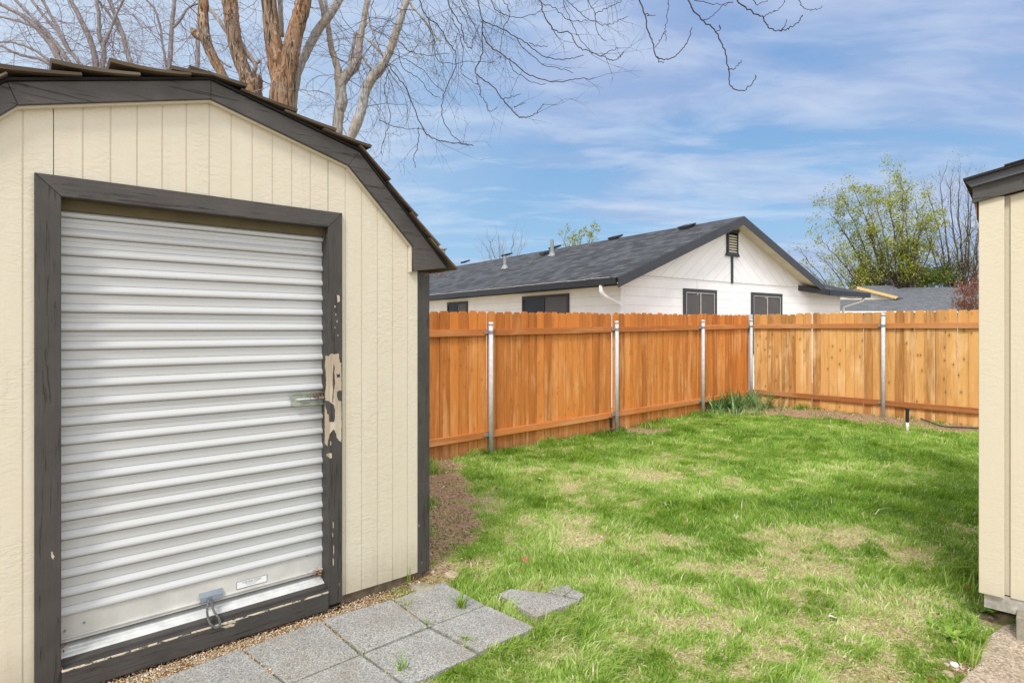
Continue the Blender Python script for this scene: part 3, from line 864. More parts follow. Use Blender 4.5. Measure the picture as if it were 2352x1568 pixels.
for sb in (1.495, 1.275, 1.045, .775):
    course(hi[3], hi[2], sb, .30, .010, .018, .016)
for sb in (2.118, 1.975, 1.808, 1.612):
    course(hi[4], hi[3], sb, .29, .006, .015, .014)
for sb in (-.91, -.76, -.58, -.38):
    course(hi[0], hi[1], sb, .29, .008, .015, .014)
sh.build('shakes', M['shake'], RF)
# debris wedged under the eave
# door frame
HD0, HD1 = 2.254, 2.348
JF = -0.022
MB().prism([(DX0 + .0, HD0), (DX1, HD0), (DX1 + .088, HD1), (DX0 - .096, HD1)], JF - .001, 0.10).build('door_header', M['trim'], SH, bevel=.003)
JL = MB().prism([(DX0 - .096, -0.06), (DX0, -0.06), (DX0, HD0 - .001), (DX0 - .096, HD1 - .001)], JF, 0.10).build('door_jamb', M['trim_v'], SH, bevel=.003)
JR = MB().prism([(DX1, -0.004), (DX1 + .088, -0.004), (DX1 + .088, HD1 - .001), (DX1, HD0 - .001)], JF, 0.10).build('door_jamb', M['trim_v'], SH, bevel=.003)
# bare wood where the paint has peeled off the right jamb (outline read from the detail view, 1045x1568 for 240x360 src px)
def jb(x, y):
    return S((840 + x / 4.354) / 1.306, (1040 + y / 4.354) / 1.306, JF)
patch = [(597, 112), (632, 125), (660, 92), (680, 86), (700, 98), (735, 92), (768, 88), (770, 150), (778, 205), (800, 208), (800, 1240), (770, 1225), (738, 1180), (735, 1140), (702, 1076),
         (668, 1110), (645, 1140), (632, 1200), (620, 1300), (606, 1280), (586, 1270), (584, 1000), (582, 860), (590, 700), (582, 610), (602, 490), (592, 300), (583, 250)]
def jit(poly, amp, seed):
    r_ = random.Random(seed)
    out = []
    for i, p in enumerate(poly):
        q = poly[(i + 1) % len(poly)]
        n = max(1, int(math.dist(p, q) / 22))
        for k in range(n):
            u = k / n
            j = amp if k else amp * .3
            out.append((p[0] + (q[0] - p[0]) * u + r_.uniform(-j, j), p[1] + (q[1] - p[1]) * u + r_.uniform(-j, j)))
    return out
def jpoly(poly, y0, y1, seed=1, amp=4):
    pts = [jb(*p) for p in jit(poly, amp, seed)]
    pts = [(min(p[0], DX1 + .0872), p[1]) for p in pts][::-1]
    return MB().prism(pts, y0, y1)
bw = jpoly(patch, JF - .0012, JF + .001, 1)
for extra in ([(610, 1395), (640, 1385), (676, 1388), (678, 1440), (660, 1460), (630, 1440), (606, 1420)], [(655, 1230), (666, 1240), (664, 1285), (654, 1285)]):
    q = jpoly(extra, JF - .0012, JF + .001, 5)
    q.build('bare_wood_patch', M['bare'], JR)
for (X, Y, w, h_) in ((777, 686, 3.5, 9), (769, 704, 2, 3), (771, 722, 1.3, 2), (774, 738, 1.0, 3), (769, 752, 1, 2), (776, 770, 1.2, 2), (768, 960, 1.5, 5), (765, 1205, 1.2, 8), (766, 1262, 1.2, 11), (765, 1290, 1.5, 9), (764, 1228, 1, 5)):
    a = [S(X - w, Y - h_, JF), S(X + w * .7, Y - h_ * .8, JF), S(X + w, Y + h_ * .6, JF), S(X - w * .5, Y + h_, JF)]
    MB().prism(a[::-1], JF - .0012, JF + .001).build('bare_wood_patch', M['bare'], JR)
tag(bw.build('bare_wood_patch', M['bare'], JR), 'pale bare wood where the dark paint has peeled away')
for poly in ([(700, 215), (710, 260), (704, 330), (716, 480), (700, 560), (690, 730), (680, 720), (690, 560), (684, 420), (692, 300)],
             [(588, 700), (630, 705), (655, 725), (700, 760), (716, 830), (712, 930), (706, 978), (644, 980), (632, 880), (612, 870), (606, 820), (590, 790)],
             [(742, 590), (775, 565), (799, 575), (799, 715), (780, 700), (760, 700), (742, 640)],
             [(735, 350), (752, 360), (778, 350), (782, 392), (742, 400)]):
    pts = [jb(*p) for p in jit(poly, 3, 9)][::-1]
    MB().prism(pts, JF - .0024, JF).build('paint_flake', M['trim_v'], JR)
# threshold
sill = MB().box(DX0 + .001, DX1 - .001, -0.034, 0.02, -0.024, 0.088)
SI = sill.build('threshold', M['sill'], SH, bevel=.006)
MB().hexa([(DX0 + .001, .004, .060), (DX1 - .001, .004, .060), (DX1 - .001, .14, .060), (DX0 + .001, .14, .060), (DX0 + .001, .004, .1025), (DX1 - .001, .004, .1025), (DX1 - .001, .14, .140), (DX0 + .001, .14, .140)]).build('threshold_top', M['sill'], SI)
tr = MB().prism([(DX0 + .002, .0), (DX1 - .002, .0), (DX1 - .002, .001), (DX0 + .002, .001)], 0, .001)
tr = MB()
yy = [(.036, .1135), (.040, .120), (.058, .125), (.060, .129), (.080, .134), (.082, .139), (.112, .149)]
for (ya, za), (yb, zb) in zip(yy[:-1], yy[1:]):
    tr.add([(DX0 + .002, ya, za), (DX1 - .002, ya, za), (DX1 - .002, yb, zb), (DX0 + .002, yb, zb)], [(0, 1, 2, 3)])
tr.add([(DX0 + .002, .036, .100), (DX1 - .002, .036, .100), (DX1 - .002, .036, .1135), (DX0 + .002, .036, .1135)], [(0, 1, 2, 3)])
tr.build('metal_track', M['track'], SI)
MB().box(DX0, DX1, .14, .16, .02, 2.3).build('door_recess', M['dark'], SH)
# roller curtain
CYD = 0.080
def curtain():
    mb = MB()
    P = 0.0897
    z0 = 0.291
    prof = []
    z = z0
    while z < 2.25:
        i = round((z - z0) / P)
        # bead 0..0.046, then flat
        prof += [(z - .0035, .0), (z - .003, .009), (z, .009), (z + .0008, -.006), (z + .003, -.0120), (z + .007, -.0152), (z + .012, -.0163), (z + .018, -.0158), (z + .023, -.0140), (z + .028, -.0105), (z + .033, -.0060), (z + .037, -.0022), (z + .040, -.0003)]
        prof.append((z + .041, .0030)); prof.append((z + .0435, .0))
        if i % 5 in (0, 4) and i > 0:
            prof.append((z + .066, 0.0)); prof.append((z + .0675, -.0035)); prof.append((z + .071, -.0035)); prof.append((z + .0715, .0015))
        z += P
    prof = [(z0 - .001, 0.002)] + prof
    vs, fs = [], []
    nx = 1
    xs = [DX0 + .002, DX1 + .02]
    for x in xs:
        vs += [(x, CYD + d, min(h, 2.34)) for h, d in prof]
    n = len(prof)
    for i in range(n - 1):
        fs.append((i, n + i, n + i + 1, i + 1))
    mb.add(vs, fs)
    return mb
MB().box(DX0 + .001, DX1 - .001, .045, .099, 2.205, HD0 + .01).build('header_shade_strip', plain('olive_header_shade', (0.10, 0.08, 0.035), .7), SH)  # added strip: shade under the header, put into its dark olive colour
DR = curtain().build('roller_door', M['curtain'], SH, smooth=False)
BB = MB()
BB.box(DX0 + .002, DX1 + .01, CYD - .004, CYD + .012, .190, .2905)
BB.box(DX0 + .002, DX1 + .01, CYD - .016, CYD - .004, .184, .192)
BB.box(DX0 + .002, DX1 + .01, CYD - .010, CYD + .012, .168, .181)
BBo = BB.build('bottom_bar', M['bar'], DR, bevel=.0015)
for X, Y in ((149, 1447), (193, 1428), (704, 1275), (733, 1264)):
    s_, h_ = S(X, Y, CYD)
    MB().tube([(s_, CYD - .0075, h_), (s_, CYD - .003, h_)], .006, 8).build('rivet', M['galv_dark'], DR)
# sticker
def dd(x, y, off=CYD):      # detail view 2352x1411 for 400x240 src px from (540,1680)
    return S((540 + x / 5.88) / 1.306, (1680 + y / 5.88) / 1.306, off)
c4 = [dd(985, 515), dd(1530, 360), dd(1530, 238), dd(990, 378)]
hx0, hx1 = (c4[0][0] + c4[3][0]) / 2, (c4[1][0] + c4[2][0]) / 2
hz0, hz1 = (c4[0][1] + c4[1][1]) / 2, (c4[2][1] + c4[3][1]) / 2
M['sticker'] = plain('white_sticker', (0.78, 0.79, 0.78), 0.4, 0, 0.02)
M['ink'] = plain('grey_ink', (0.10, 0.11, 0.12), 0.6, 0, 0.02)
st = MB().box(hx0, hx1, CYD - .0052, CYD - .004, hz0, hz1).build('sticker', M['sticker'], DR)
bo = MB()
for a, b, c_, d_ in ((hx0, hx1, hz0, hz0 + .0022), (hx0, hx1, hz1 - .0022, hz1), (hx0, hx0 + .0022, hz0 + .0022, hz1 - .0022), (hx1 - .0022, hx1, hz0 + .0022, hz1 - .0022)):
    bo.box(a, b, CYD - .0062, CYD - .0052, c_, d_)
bo.build('sticker_edge', M['ink'], DR)
def lettering(txt, size, x, z, y, parent, mat, name='lettering', rot=(math.pi / 2, 0, 0)):
    cu = bpy.data.curves.new(name, 'FONT')
    cu.body = txt
    cu.size = size
    cu.align_x = 'CENTER'
    cu.extrude = 0.0003
    cu.resolution_u = 2
    tmp = bpy.data.objects.new('tmp', cu)
    COL.objects.link(tmp)
    bpy.context.view_layer.update()
    me = bpy.data.meshes.new_from_object(tmp)
    bpy.data.objects.remove(tmp)
    me.materials.clear()
    me.materials.append(mat)
    o = bpy.data.objects.new(name, me)
    COL.objects.link(o)
    o.parent = parent
    o.location = (x, y, z)
    o.rotation_euler = rot
    return o
hw, hh = hx1 - hx0, hz1 - hz0
lettering('STOR-MOR  SYSTEMS', hh * .26, (hx0 + hx1) / 2, hz0 + hh * .62, CYD - .0060, DR, M['ink'])
for k, tx in enumerate(('PO BOX 512  BOISE, IDAHO', 'STORAGE DOORS', 'USA')):
    pass
bl_ = MB()
for k, wd in enumerate((.42, .36, .24)):
    zc = hz0 + hh * (.50 - .13 * k)
    x = (hx0 + hx1) / 2 - hw * wd / 2
    while x < (hx0 + hx1) / 2 + hw * wd / 2:
        q = rs.uniform(.002, .006)
        bl_.box(x, x + q, CYD - .0060, CYD - .0052, zc, zc + hh * .045)
        x += q + .0015
M['ink_pale'] = plain('faded_ink', (0.36, 0.37, 0.38), 0.6, 0, 0.02)
bl_.build('small_print', M['ink_pale'], DR)
# pull handle and rope
ha, hb = dd(300, 690), dd(735, 560)
M['handle'] = plain('blue_grey_bracket', (0.22, 0.26, 0.30), 0.4, 0.3, 0.1, 20, 0.1)
hd = MB()
hx_a, hx_b, hz_ = ha[0] + .01, hb[0], (ha[1] + hb[1]) / 2 + .003
for ya, za, yb, zb in ((CYD - .006, hz_ + .026, CYD - .022, hz_ + .010), (CYD - .022, hz_ + .010, CYD - .026, hz_ + .006), (CYD - .026, hz_ + .006, CYD - .030, hz_ - .020), (CYD - .030, hz_ - .020, CYD - .006, hz_ - .028)):
    hd.hexa([(hx_a, ya, za - .002), (hx_b, ya, za - .002), (hx_b, yb, zb - .002), (hx_a, yb, zb - .002), (hx_a, ya, za), (hx_b, ya, za), (hx_b, yb, zb), (hx_a, yb, zb)])
hd.build('pull_handle', M['handle'], DR)
def rope_pt(x, y, off):
    a = dd(x, y, off)
    return (a[0], off, a[1])
rp = [rope_pt(545, 650, CYD - .034), rope_pt(495, 730, CYD - .05), rope_pt(478, 860, CYD - .075), rope_pt(488, 1000, CYD - .10), rope_pt(530, 1110, CYD - .118),
      rope_pt(610, 1180, CYD - .122), rope_pt(685, 1165, CYD - .122), rope_pt(700, 1080, CYD - .118), rope_pt(665, 990, CYD - .11), rope_pt(600, 900, CYD - .085), rope_pt(570, 800, CYD - .06), rope_pt(580, 710, CYD - .036)]
def smooth_path(pts, n=6):
    out = []
    P = [np.array(p) for p in pts]
    for i in range(len(P) - 1):
        p0, p1, p2, p3 = P[max(i - 1, 0)], P[i], P[i + 1], P[min(i + 2, len(P) - 1)]
        for k in range(n):
            t = k / n
            out.append(tuple(.5 * ((2 * p1) + (-p0 + p2) * t + (2 * p0 - 5 * p1 + 4 * p2 - p3) * t * t + (-p0 + 3 * p1 - 3 * p2 + p3) * t ** 3)))
    out.append(tuple(P[-1]))
    return out
M['rope'] = plain('grey_braided_rope', (0.17, 0.175, 0.18), 0.8, 0, 0.5, 160, 0.8)
MB().tube(smooth_path(rp), .0058, 8).build('pull_rope', M['rope'], DR, smooth=True)
# latch
def lt(x, y, off=CYD):
    return S((840 + x / 4.354) / 1.306, (1040 + y / 4.354) / 1.306, off)
M['latch'] = plain('green_tinged_steel', (0.33, 0.37, 0.29), 0.35, 0.1, 0.25, 25, 0.1)
la_, lb_ = lt(125, 700), lt(525, 680)
lx0, lx1, lz = la_[0], DX1, la_[1]
L_ = MB()
L_.prism([(lx0, lz - .018), (lx0 + .008, lz - .030), (lx1, lz - .030), (lx1, lz + .038), (lx0 + .006, lz + .038), (lx0, lz + .026)], CYD - .022, CYD - .019)
L_.box(lx0 + .008, lx1, CYD - .034, CYD - .022, lz - .034, lz - .030)
L_.box(lx0 + .006, lx1, CYD - .034, CYD - .022, lz + .036, lz + .040)
LT = L_.build('latch', M['latch'], DR, bevel=.001)
MB().tube([(lx0 + .03, CYD - .028, lz + .004), (lx1 + .005, CYD - .028, lz + .004)], .006, 8).build('latch_bolt', M['galv'], DR)
MB().box(lx0 + .055, lx1, CYD - .030, CYD - .022, lz - .012, lz - .006).build('latch_slot', M['galv_dark'], DR)
MB().tube([(lx0 + .014, CYD - .025, lz + .008), (lx0 + .014, CYD - .021, lz + .008)], .006, 8).build('rivet', M['galv_dark'], DR)
# floor framing and blocks below the wall
MB().box(DX1 + .10, XR + .05, 0.03, 2.3, -0.075, HB - .002).build('floor_skid', M['underfloor'], SH)

# ------------------------------------------------------------------ right shed
SR = thing('tan_shed', 'tan panel-sided shed cut off by the right edge of the view', 'shed', (R_O[0], R_O[1], 0), R_RZ)
def R(X, Y, off=0.0):
    return on((R_O[0] + R_Y[0] * off, R_O[1] + R_Y[1] * off), R_X, X, Y)
W2, D2 = 2.4, 2.4
rb = R(2248, 1360, -.022)[1]
rk = [R(2233.6, 466.5, -.045), R(2352, 434.3, -.045), R(2352, 397.6, -.045), R(2233.6, 429, -.045)]
sl = (rk[1][1] - rk[0][1]) / (rk[1][0] - rk[0][0])
def rl(x, base):
    return base[1] + sl * (x - base[0])
mid = W2 / 2
def gab(x):
    return rl(min(x, W2 - x), rk[0])
f_ = MB()
f_.prism([(R(2307, 900, -.022)[0] + .026, rb + .004), (W2, rb + .004), (W2, gab(W2)), (mid, gab(mid)), (R(2307, 900, -.022)[0] + .026, gab(0) + .02)], 0.0, 0.015)
f_.build('siding', M['tan'], SR)
MB().prism([(0.006, rb + .01), (W2 - .006, rb + .01), (W2 - .006, gab(W2)), (mid, gab(mid)), (0.006, gab(0))], 0.016, D2).build('wall', M['tan'], SR)
c0 = R(2248, 900, -.022)[0]; c1 = R(2307, 900, -.022)[0]
MB().box(c0, c1, -.022, -.0005, rb, gab(.05) + .01).build('corner_board', M['tan'], SR, bevel=.003)
u0 = R(2219, 416.7, -.075); u1 = R(2352, 380, -.075)
fb = MB()
fb.prism([rk[0], (mid, rl(mid, rk[0])), (mid, rl(mid, rk[3])), rk[3]], -.045, -.0225)
fb.prism([(mid + .001, rl(mid, rk[0])), (W2 - rk[0][0], rk[0][1]), (W2 - rk[0][0], rk[3][1]), (mid + .001, rl(mid, rk[3]))], -.045, -.0225)
fb.build('rake_board', board_paint('rough_grey_fascia', (0.075, 0.070, 0.064), 'x'), SR, bevel=.002)
t0 = R(2226, 424, -.07); tb = R(2352, 396, -.07); sl2 = sl
ub = MB()
z_ = rk[3][1]
ub.prism([(rk[3][0] - .004, z_ - .006), (mid, z_ - .006 + sl * (mid - rk[3][0])), (mid, z_ + .040 + sl * (mid - rk[3][0])), (rk[3][0] - .032, z_ + .032)], -.075, -.0455)
ub.build('fascia_strip', M['trim_smooth'], SR)
rfm = MB()
zz0 = z_ + .036
xa = rk[3][0] - .040
def roofz(x):
    return zz0 + sl * (min(x, W2 - x) - rk[3][0])
rfm.slab([(xa, -.105, roofz(xa) + .014), (mid, -.105, roofz(mid) + .014), (mid, D2 + .1, roofz(mid) + .014), (xa, D2 + .1, roofz(xa) + .014)], .012)
rfm.slab([(mid, -.105, roofz(mid) + .014), (W2 - xa, -.105, roofz(xa) + .014), (W2 - xa, D2 + .1, roofz(xa) + .014), (mid, D2 + .1, roofz(mid) + .014)], .012)
rfm.slab([(xa + .18, -.112, roofz(xa + .18) + .022), (mid, -.112, roofz(mid) + .022), (mid, D2 + .1, roofz(mid) + .022), (xa + .18, D2 + .1, roofz(xa + .18) + .022)], .007)
rfm.build('roof', M['roof_dark'], SR)
# boxed eave on the near corner
MB().prism([(rk[0][0] + .006, rk[0][1] + .004), (.0, gab(0) - .10), (.0, gab(0)), (rk[3][0] + .006, rk[3][1])], -.018, D2 + .05).build('soffit', plain('rusty_soffit', (0.20, 0.11, 0.05), .7), SR)
MB().box(.03, W2, .01, .05, rb - .085, rb + .002).build('floor_beam', plain('weathered_white_beam', (0.42, 0.39, 0.34), .8, 0, .25, 20, .3), SR)
for a in (.17, 1.15, 2.1):
    MB().box(a, a + .30, -.10, .32, -0.045, rb - .055).build('pier_block', M['concrete_block'], SR, bevel=.006)

# ------------------------------------------------------------------ fences
def fence(name, label, O, rz, spans, topf, rail_t, rail_b, botf, wm, rm, posts, group, gapmax, seed, Xd, Yd):
    """spans: list of (x0,x1); posts: list of (x, top height)"""
    fn = thing(name, label, 'fence', (O[0], O[1], 0), rz)
    r_ = random.Random(seed)
    for (xa, xb) in spans:
        mb = MB()
        x = xa
        while x < xb - .03:
            w = min(0.1385 + r_.uniform(-.004, .004), xb - x)
            g = r_.uniform(.0028, .0062) if r_.random() > gapmax else r_.uniform(.009, .018)
            x1 = x + w
            t = topf(x) + r_.uniform(-.012, .010)
            b = botf(x) + r_.uniform(-.02, .01)
            c = .028 + r_.uniform(-.006, .006)
            y = r_.uniform(-.005, .005)
            lean = r_.uniform(-.004, .004)
            tilt = r_.uniform(-.003, .003)
            if w > .06:
                out = [(x, b), (x1, b), (x1 + lean, t - c * 1.1), (x1 - c + lean, t), (x + c + lean, t), (x + lean, t - c * 1.1)]
            else:
                out = [(x, b), (x1, b), (x1, t - .02), (x, t - .02)]
            n = len(out)
            vs = [(p[0], y + tilt * i_, p[1]) for i_, p in enumerate(out)] + [(p[0], y + .017, p[1]) for p in out]
            fs = [tuple(range(n)), tuple(range(2 * n - 1, n - 1, -1))] + [(i + n, (i + 1) % n + n, (i + 1) % n, i) for i in range(n)]
            mb.add(vs, fs, r_.random())
            x = x1 + g
        mb.build('board_panel', wm, fn)
        for rf in (rail_t, rail_b):
            a, b = rf(xa), rf(xb)
            h = .044
            q = r_.uniform(-.004, .004)
            m2 = MB().hexa([(xa + .002, -.046, a - h), (xb - .002, -.046, b - h + q), (xb - .002, -.0075, b - h + q), (xa + .002, -.0075, a - h),
                            (xa + .002, -.046, a + h), (xb - .002, -.046, b + h + q), (xb - .002, -.0075, b + h + q), (xa + .002, -.0075, a + h)], r_.random())
            m2.build('rail', rm, fn, bevel=.003)
    for (x, t) in posts:
        gx, gy = to_world(O, Xd, Yd, x, -.085)
        g = float(ground_h(gx, gy)) - .05
        P = MB().tube([(x, -.082, g), (x, -.082, t - .03)], .030, 14).build('post', M['galv'], fn, smooth=True)
        P.data.polygons[-1].use_smooth = False
        MB().tube([(x, -.082, t - .045), (x, -.082, t - .012), (x, -.082, t - .004), (x, -.082, t)], [.034, .034, .026, .008], 14).build('post_cap', M['galv'], P, smooth=True)
        for rf in (rail_t, rail_b):
            z = rf(x)
            k = MB().tube([(x, -.082, z - .022), (x, -.082, z + .022)], .0325, 14)
            k.box(x - .085, x - .028, -.066, -.047, z - .018, z + .018)
            k.box(x - .060, x - .050, -.080, -.066, z - .012, z + .012)
            k.build('clamp', M['galv_dark'], P)
    return fn
lin = lambda a, xa, b, xb: (lambda x: a + (b - a) * (x - xa) / (xb - xa))
F1 = fence('wood_fence', 'long orange-stained dog-eared picket fence on steel posts, running behind the left shed', F1_O, F1_RZ,
      [(-16.28, -13.85), (-13.848, -11.42), (-11.4, -8.99), (-8.988, -6.55), (-6.548, -4.09), (-4.088, -1.75), (-1.748, -0.02)],
      lin(1.867, -7.42, 1.93, 0), lin(1.585, -7.42, 1.69, 0), lin(.238, -7.42, .355, 0), lin(-.02, -7.42, .06, 0), M['fence_orange'], M['rail_orange'],
      [(-8.99, 1.71), (-6.55, 1.735), (-4.09, 1.77), (-1.75, 1.805), (-.09, 1.835)], None, 0.03, 5, F1_X, F1_Y)
F2 = fence('wood_fence', 'golden knotty picket fence with gaps, along the back right behind the lawn', F1_O, F2_RZ,
      [(0.09, 2.44), (2.442, 4.88), (4.882, 7.3)],
      lin(1.925, 0, 1.945, 3.7), lin(1.688, 0, 1.696, 3.7), lin(.385, 0, .392, 3.7), lambda x: .09, M['fence_gold'], M['rail_gold'],
      [(2.44, 1.905), (4.88, 1.93)], None, 0.16, 9, F2_X, F2_Y)
# grey weathered board and flat steel strip closing the corner
MB().box(-.035, .075, -.055, -.02, .05, 1.93).build('corner_strip', M['galv'], F2, bevel=.002)

# ------------------------------------------------------------------ neighbour's house
HS = thing('white_house', 'white single-storey house with charcoal shingle roof and louvred gable behind the fence', 'house', (H_O[0], H_O[1], 0), H_RZ)
M['hsiding'] = house_siding()
M['cream_siding'] = M['hsiding']
def HG(X, Y, off=0.0):
    return on((H_O[0] + H_Y[0] * off, H_O[1] + H_Y[1] * off), H_X, X, Y)
def HSd(X, Y, off=0.0):     # side wall (x = off): returns distance back, height
    return on((H_O[0] + H_X[0] * off, H_O[1] + H_X[1] * off), H_Y, X, Y)
LEN = 17.0
PIT, EV, XA = .395, 2.63, 3.65
RT = EV + PIT * (XA + .45)
XE = 7.36
def rz_(x):
    return RT - PIT * abs(x - XA)
HW = 8.97
wl = MB()
wl.prism([(0, 0), (HW, 0), (HW, 2.60), (XE - .1, 2.62), (XE - .1, rz_(XE - .1) - .12), (XA, RT - .12), (0, rz_(0) - .12)], 0, .12)
wl.box(0, .12, .12, LEN, 0, 2.54)
wl.box(HW - .12, HW, .12, LEN - 3, 0, 2.54)
wl.box(0, HW, LEN - .12, LEN, 0, 2.54)
wl.build('wall', M['hsiding'], HS)
# corner trim and battens
MB().box(-.012, .10, -.016, -.001, 0.1, 2.55).build('corner_trim', M['white'], HS)
bt = MB()
for X in (1577 + 15, 1756):
    pass
rf = MB()
y0, y1 = -.36, LEN + .4
rf.slab([(-.45, y0, EV), (XA, y0, RT), (XA, y1, RT), (-.45, y1, EV)][::1], .10)
rf.slab([(XA + .001, y0, RT), (XE, y0, rz_(XE)), (XE, y1 - 6, rz_(XE)), (XA + .001, y1, RT)], .10)
# uv for the shingles: run courses across the slope
RO = rf.build('roof', M['roof'], HS)
def slope_uv(ob, ax):
    me = ob.data
    uvl = me.uv_layers[0]
    for p in me.polygons:
        for li in p.loop_indices:
            v = me.vertices[me.loops[li].vertex_index].co
            uvl.data[li].uv = (v.y, math.hypot(v.x, v.z)) if ax == 'y' else (v.x, math.hypot(v.y, v.z))
slope_uv(RO, 'y')
# rake fascias
for (xa, xb) in ((-.45, XA), (XA + .001, XE)):
    za, zb = rz_(xa), rz_(xb)
    MB().prism([(xa, za - .20), (xb, zb - .20), (xb, zb - .005), (xa, za - .005)], y0 - .022, y0 - .001).build('rake_board', M['house_trim'], HS)
so = MB()
so.hexa([(XA, y0, RT - .125), (XE, y0, rz_(XE) - .125), (XE, 0, rz_(XE) - .125), (XA, 0, RT - .125), (XA, y0, RT - .102), (XE, y0, rz_(XE) - .102), (XE, 0, rz_(XE) - .102), (XA, 0, RT - .102)])
so.hexa([(-.45, y0, EV - .125), (XA, y0, RT - .125), (XA, 0, RT - .125), (-.45, 0, EV - .125), (-.45, y0, EV - .102), (XA, y0, RT - .102), (XA, 0, RT - .102), (-.45, 0, EV - .102)])
so.box(-.43, -.001, 0.0, LEN, 2.49, 2.515)
so.build('soffit', M['soffit'], HS)
gu = MB()
gu.box(-.56, -.45, y0 + .02, LEN, 2.50, 2.512)
gu.box(-.57, -.56, y0 + .02, LEN, 2.50, 2.625)
gu.box(-.56, -.45, y0 + .02, y0 + .03, 2.512, 2.62)
gu.box(-.45, -.43, y0 + .02, LEN, 2.47, 2.61)
GU = gu.build('gutter', M['gutter'], HS)
dr = random.Random(4)
db = MB()
yq = y0 + .1
while yq < 12:
    L2 = dr.uniform(.2, .9)
    db.tube([(-.562 + dr.uniform(-.01, .01), yq, 2.622 + dr.uniform(0, .01)), (-.565, yq + L2 / 2, 2.628 + dr.uniform(-.004, .012)), (-.56, yq + L2, 2.624 + dr.uniform(0, .01))], .007, 4)
    yq += L2 * .8
db.build('gutter_debris', plain('pale_twig_debris', (0.45, 0.40, 0.36), .8), HS)
# downspout
dsp = [(-.52, .02, 2.50), (-.52, .02, 2.38), (-.47, -.0, 2.30), (-.08, -.05, 2.14), (-.045, -.06, 2.05), (-.045, -.06, .1)]
MB().tube(dsp, .042, 8).build('downspout', M['white'], HS, smooth=True)
# windows
def window(name, wallfn, x0, x1, ztop, zb, mat_frame, fw, proud, axis, ndiv, blind_side):
    def put(mb, a, b, c, d, y0_, y1_):
        if axis == 'x':
            mb.box(a, b, y0_, y1_, c, d)
        else:
            mb.box(y0_, y1_, a, b, c, d)
    fr = MB()
    put(fr, x0, x0 + fw, zb, ztop - fw, -proud, -.001); put(fr, x1 - fw, x1, zb, ztop - fw, -proud, -.001)
    put(fr, x0, x1, ztop - fw, ztop, -proud - .002, -.001); put(fr, x0, x1, zb - fw, zb, -proud - .002, -.001)
    Wn = fr.build('window', mat_frame, HS)
    gl = MB()
    put(gl, x0 + fw, x1 - fw, zb, ztop - fw, -.020, -.012)
    gl.build('pane', M['glass'], Wn)
    bl = MB()
    z = zb
    xm = (x0 + x1) / 2
    while z < ztop - fw - .02:
        a, b = (x0 + fw, xm) if blind_side == 'l' else (x0 + fw, x1 - fw)
        put(bl, a, b, z, z + .040, -.009, -.0055)
        z += .042
    bl.build('blind', M['blind'], Wn)
    bk = MB(); put(bk, x0 + fw * .5, x1 - fw * .5, zb, ztop - fw * .5, -.0035, -.001); bk.build('reveal', M['dark'], Wn)
    sa = MB()
    s_ = .022
    put(sa, x0 + fw, x1 - fw, ztop - fw - s_, ztop - fw, -.030, -.021)
    put(sa, x0 + fw, x0 + fw + s_, zb, ztop - fw - s_, -.030, -.021); put(sa, x1 - fw - s_, x1 - fw, zb, ztop - fw - s_, -.030, -.021)
    put(sa, xm - s_ * .7, xm + s_ * .7, zb, ztop - fw - s_, -.032, -.021)
    sa.build('sash', M['sash_light'] if mat_frame is M['house_trim'] else M['house_trim'], Wn)
    return Wn
M['sash_light'] = plain('aluminium_sash', (0.50, 0.48, 0.42), .4, .2)
for (Xa, Xb, Yt, lab) in ((1568.5, 1644, 662, 'window with paler top blind left of the gable post'), (1724.5, 1794.4, 671, 'window right of the gable post')):
    a, zt = HG(Xa, Yt); b, _ = HG(Xb, Yt)
    window('window', None, a, b, zt, 1.1, M['house_trim'], .075, .035, 'x', 2, 'b')
M['frame_brown'] = plain('dark_brown_window_frame', (0.045, 0.035, 0.030), .5)
for (Xa, Xb, Yt) in ((1200.8, 1308, 681), (1028.6, 1075, 696.5)):
    a, zt = HSd(Xb, 673.5 if Xb > 1200 else 691.5); b, _ = HSd(Xa, Yt)
    window('window', None, a, b, zt, 1.2, M['frame_brown'], .045, .03, 'y', 2, 'l')
# gable vent and post
va, vt = HG(1666, 527); vb, _ = HG(1694, 527); _, vz = HG(1680, 588)
vc = (va + vb) / 2
w_ = (vb - va) / 2 * .86
vm = MB()
vm.box(vc - w_, vc - w_ + .045, -.05, -.001, vz + .06, vt - .05); vm.box(vc + w_ - .045, vc + w_, -.05, -.001, vz + .06, vt - .05)
vm.prism([(vc - w_, vt - .06), (vc + w_, vt - .06), (vc + w_ + .05, vt + .01), (vc - w_ - .05, vt + .01)], -.055, -.001)
vm.prism([(vc - w_ - .06, vz - .01), (vc + w_ + .06, vz - .01), (vc + w_, vz + .075), (vc - w_, vz + .075)], -.055, -.001)
VT = vm.build('gable_vent', M['house_trim'], HS)
lv = MB()
z = vz + .10
while z < vt - .09:
    lv.hexa([(vc - w_ + .046, -.040, z - .02), (vc + w_ - .046, -.040, z - .02), (vc + w_ - .046, -.012, z + .005), (vc - w_ + .046, -.012, z + .005),
             (vc - w_ + .046, -.042, z), (vc + w_ - .046, -.042, z), (vc + w_ - .046, -.014, z + .025), (vc - w_ + .046, -.014, z + .025)])
    z += .062
lv.build('louvre', M['soffit'], VT)
MB().box(vc - w_ + .03, vc + w_ - .03, -.008, -.001, vz + .07, vt - .06).build('vent_back', M['dark'], VT)
MB().box(vc - .028, vc + .028, -.035, -.001, BELT - .03, vz - .012).build('gable_post', M['house_trim'], HS)
MB().box(vc - .028, vc + .028, -.035, -.001, vt + .012, RT - .13).build('gable_post', M['house_trim'], HS)
MB().box(.0, HW - .02, -.010, -.0005, BELT - .012, BELT + .004).build('belt_strip', plain('grey_belt_paint', (0.55, 0.55, 0.53), .6), HS)  # pale grey belt line across the gable
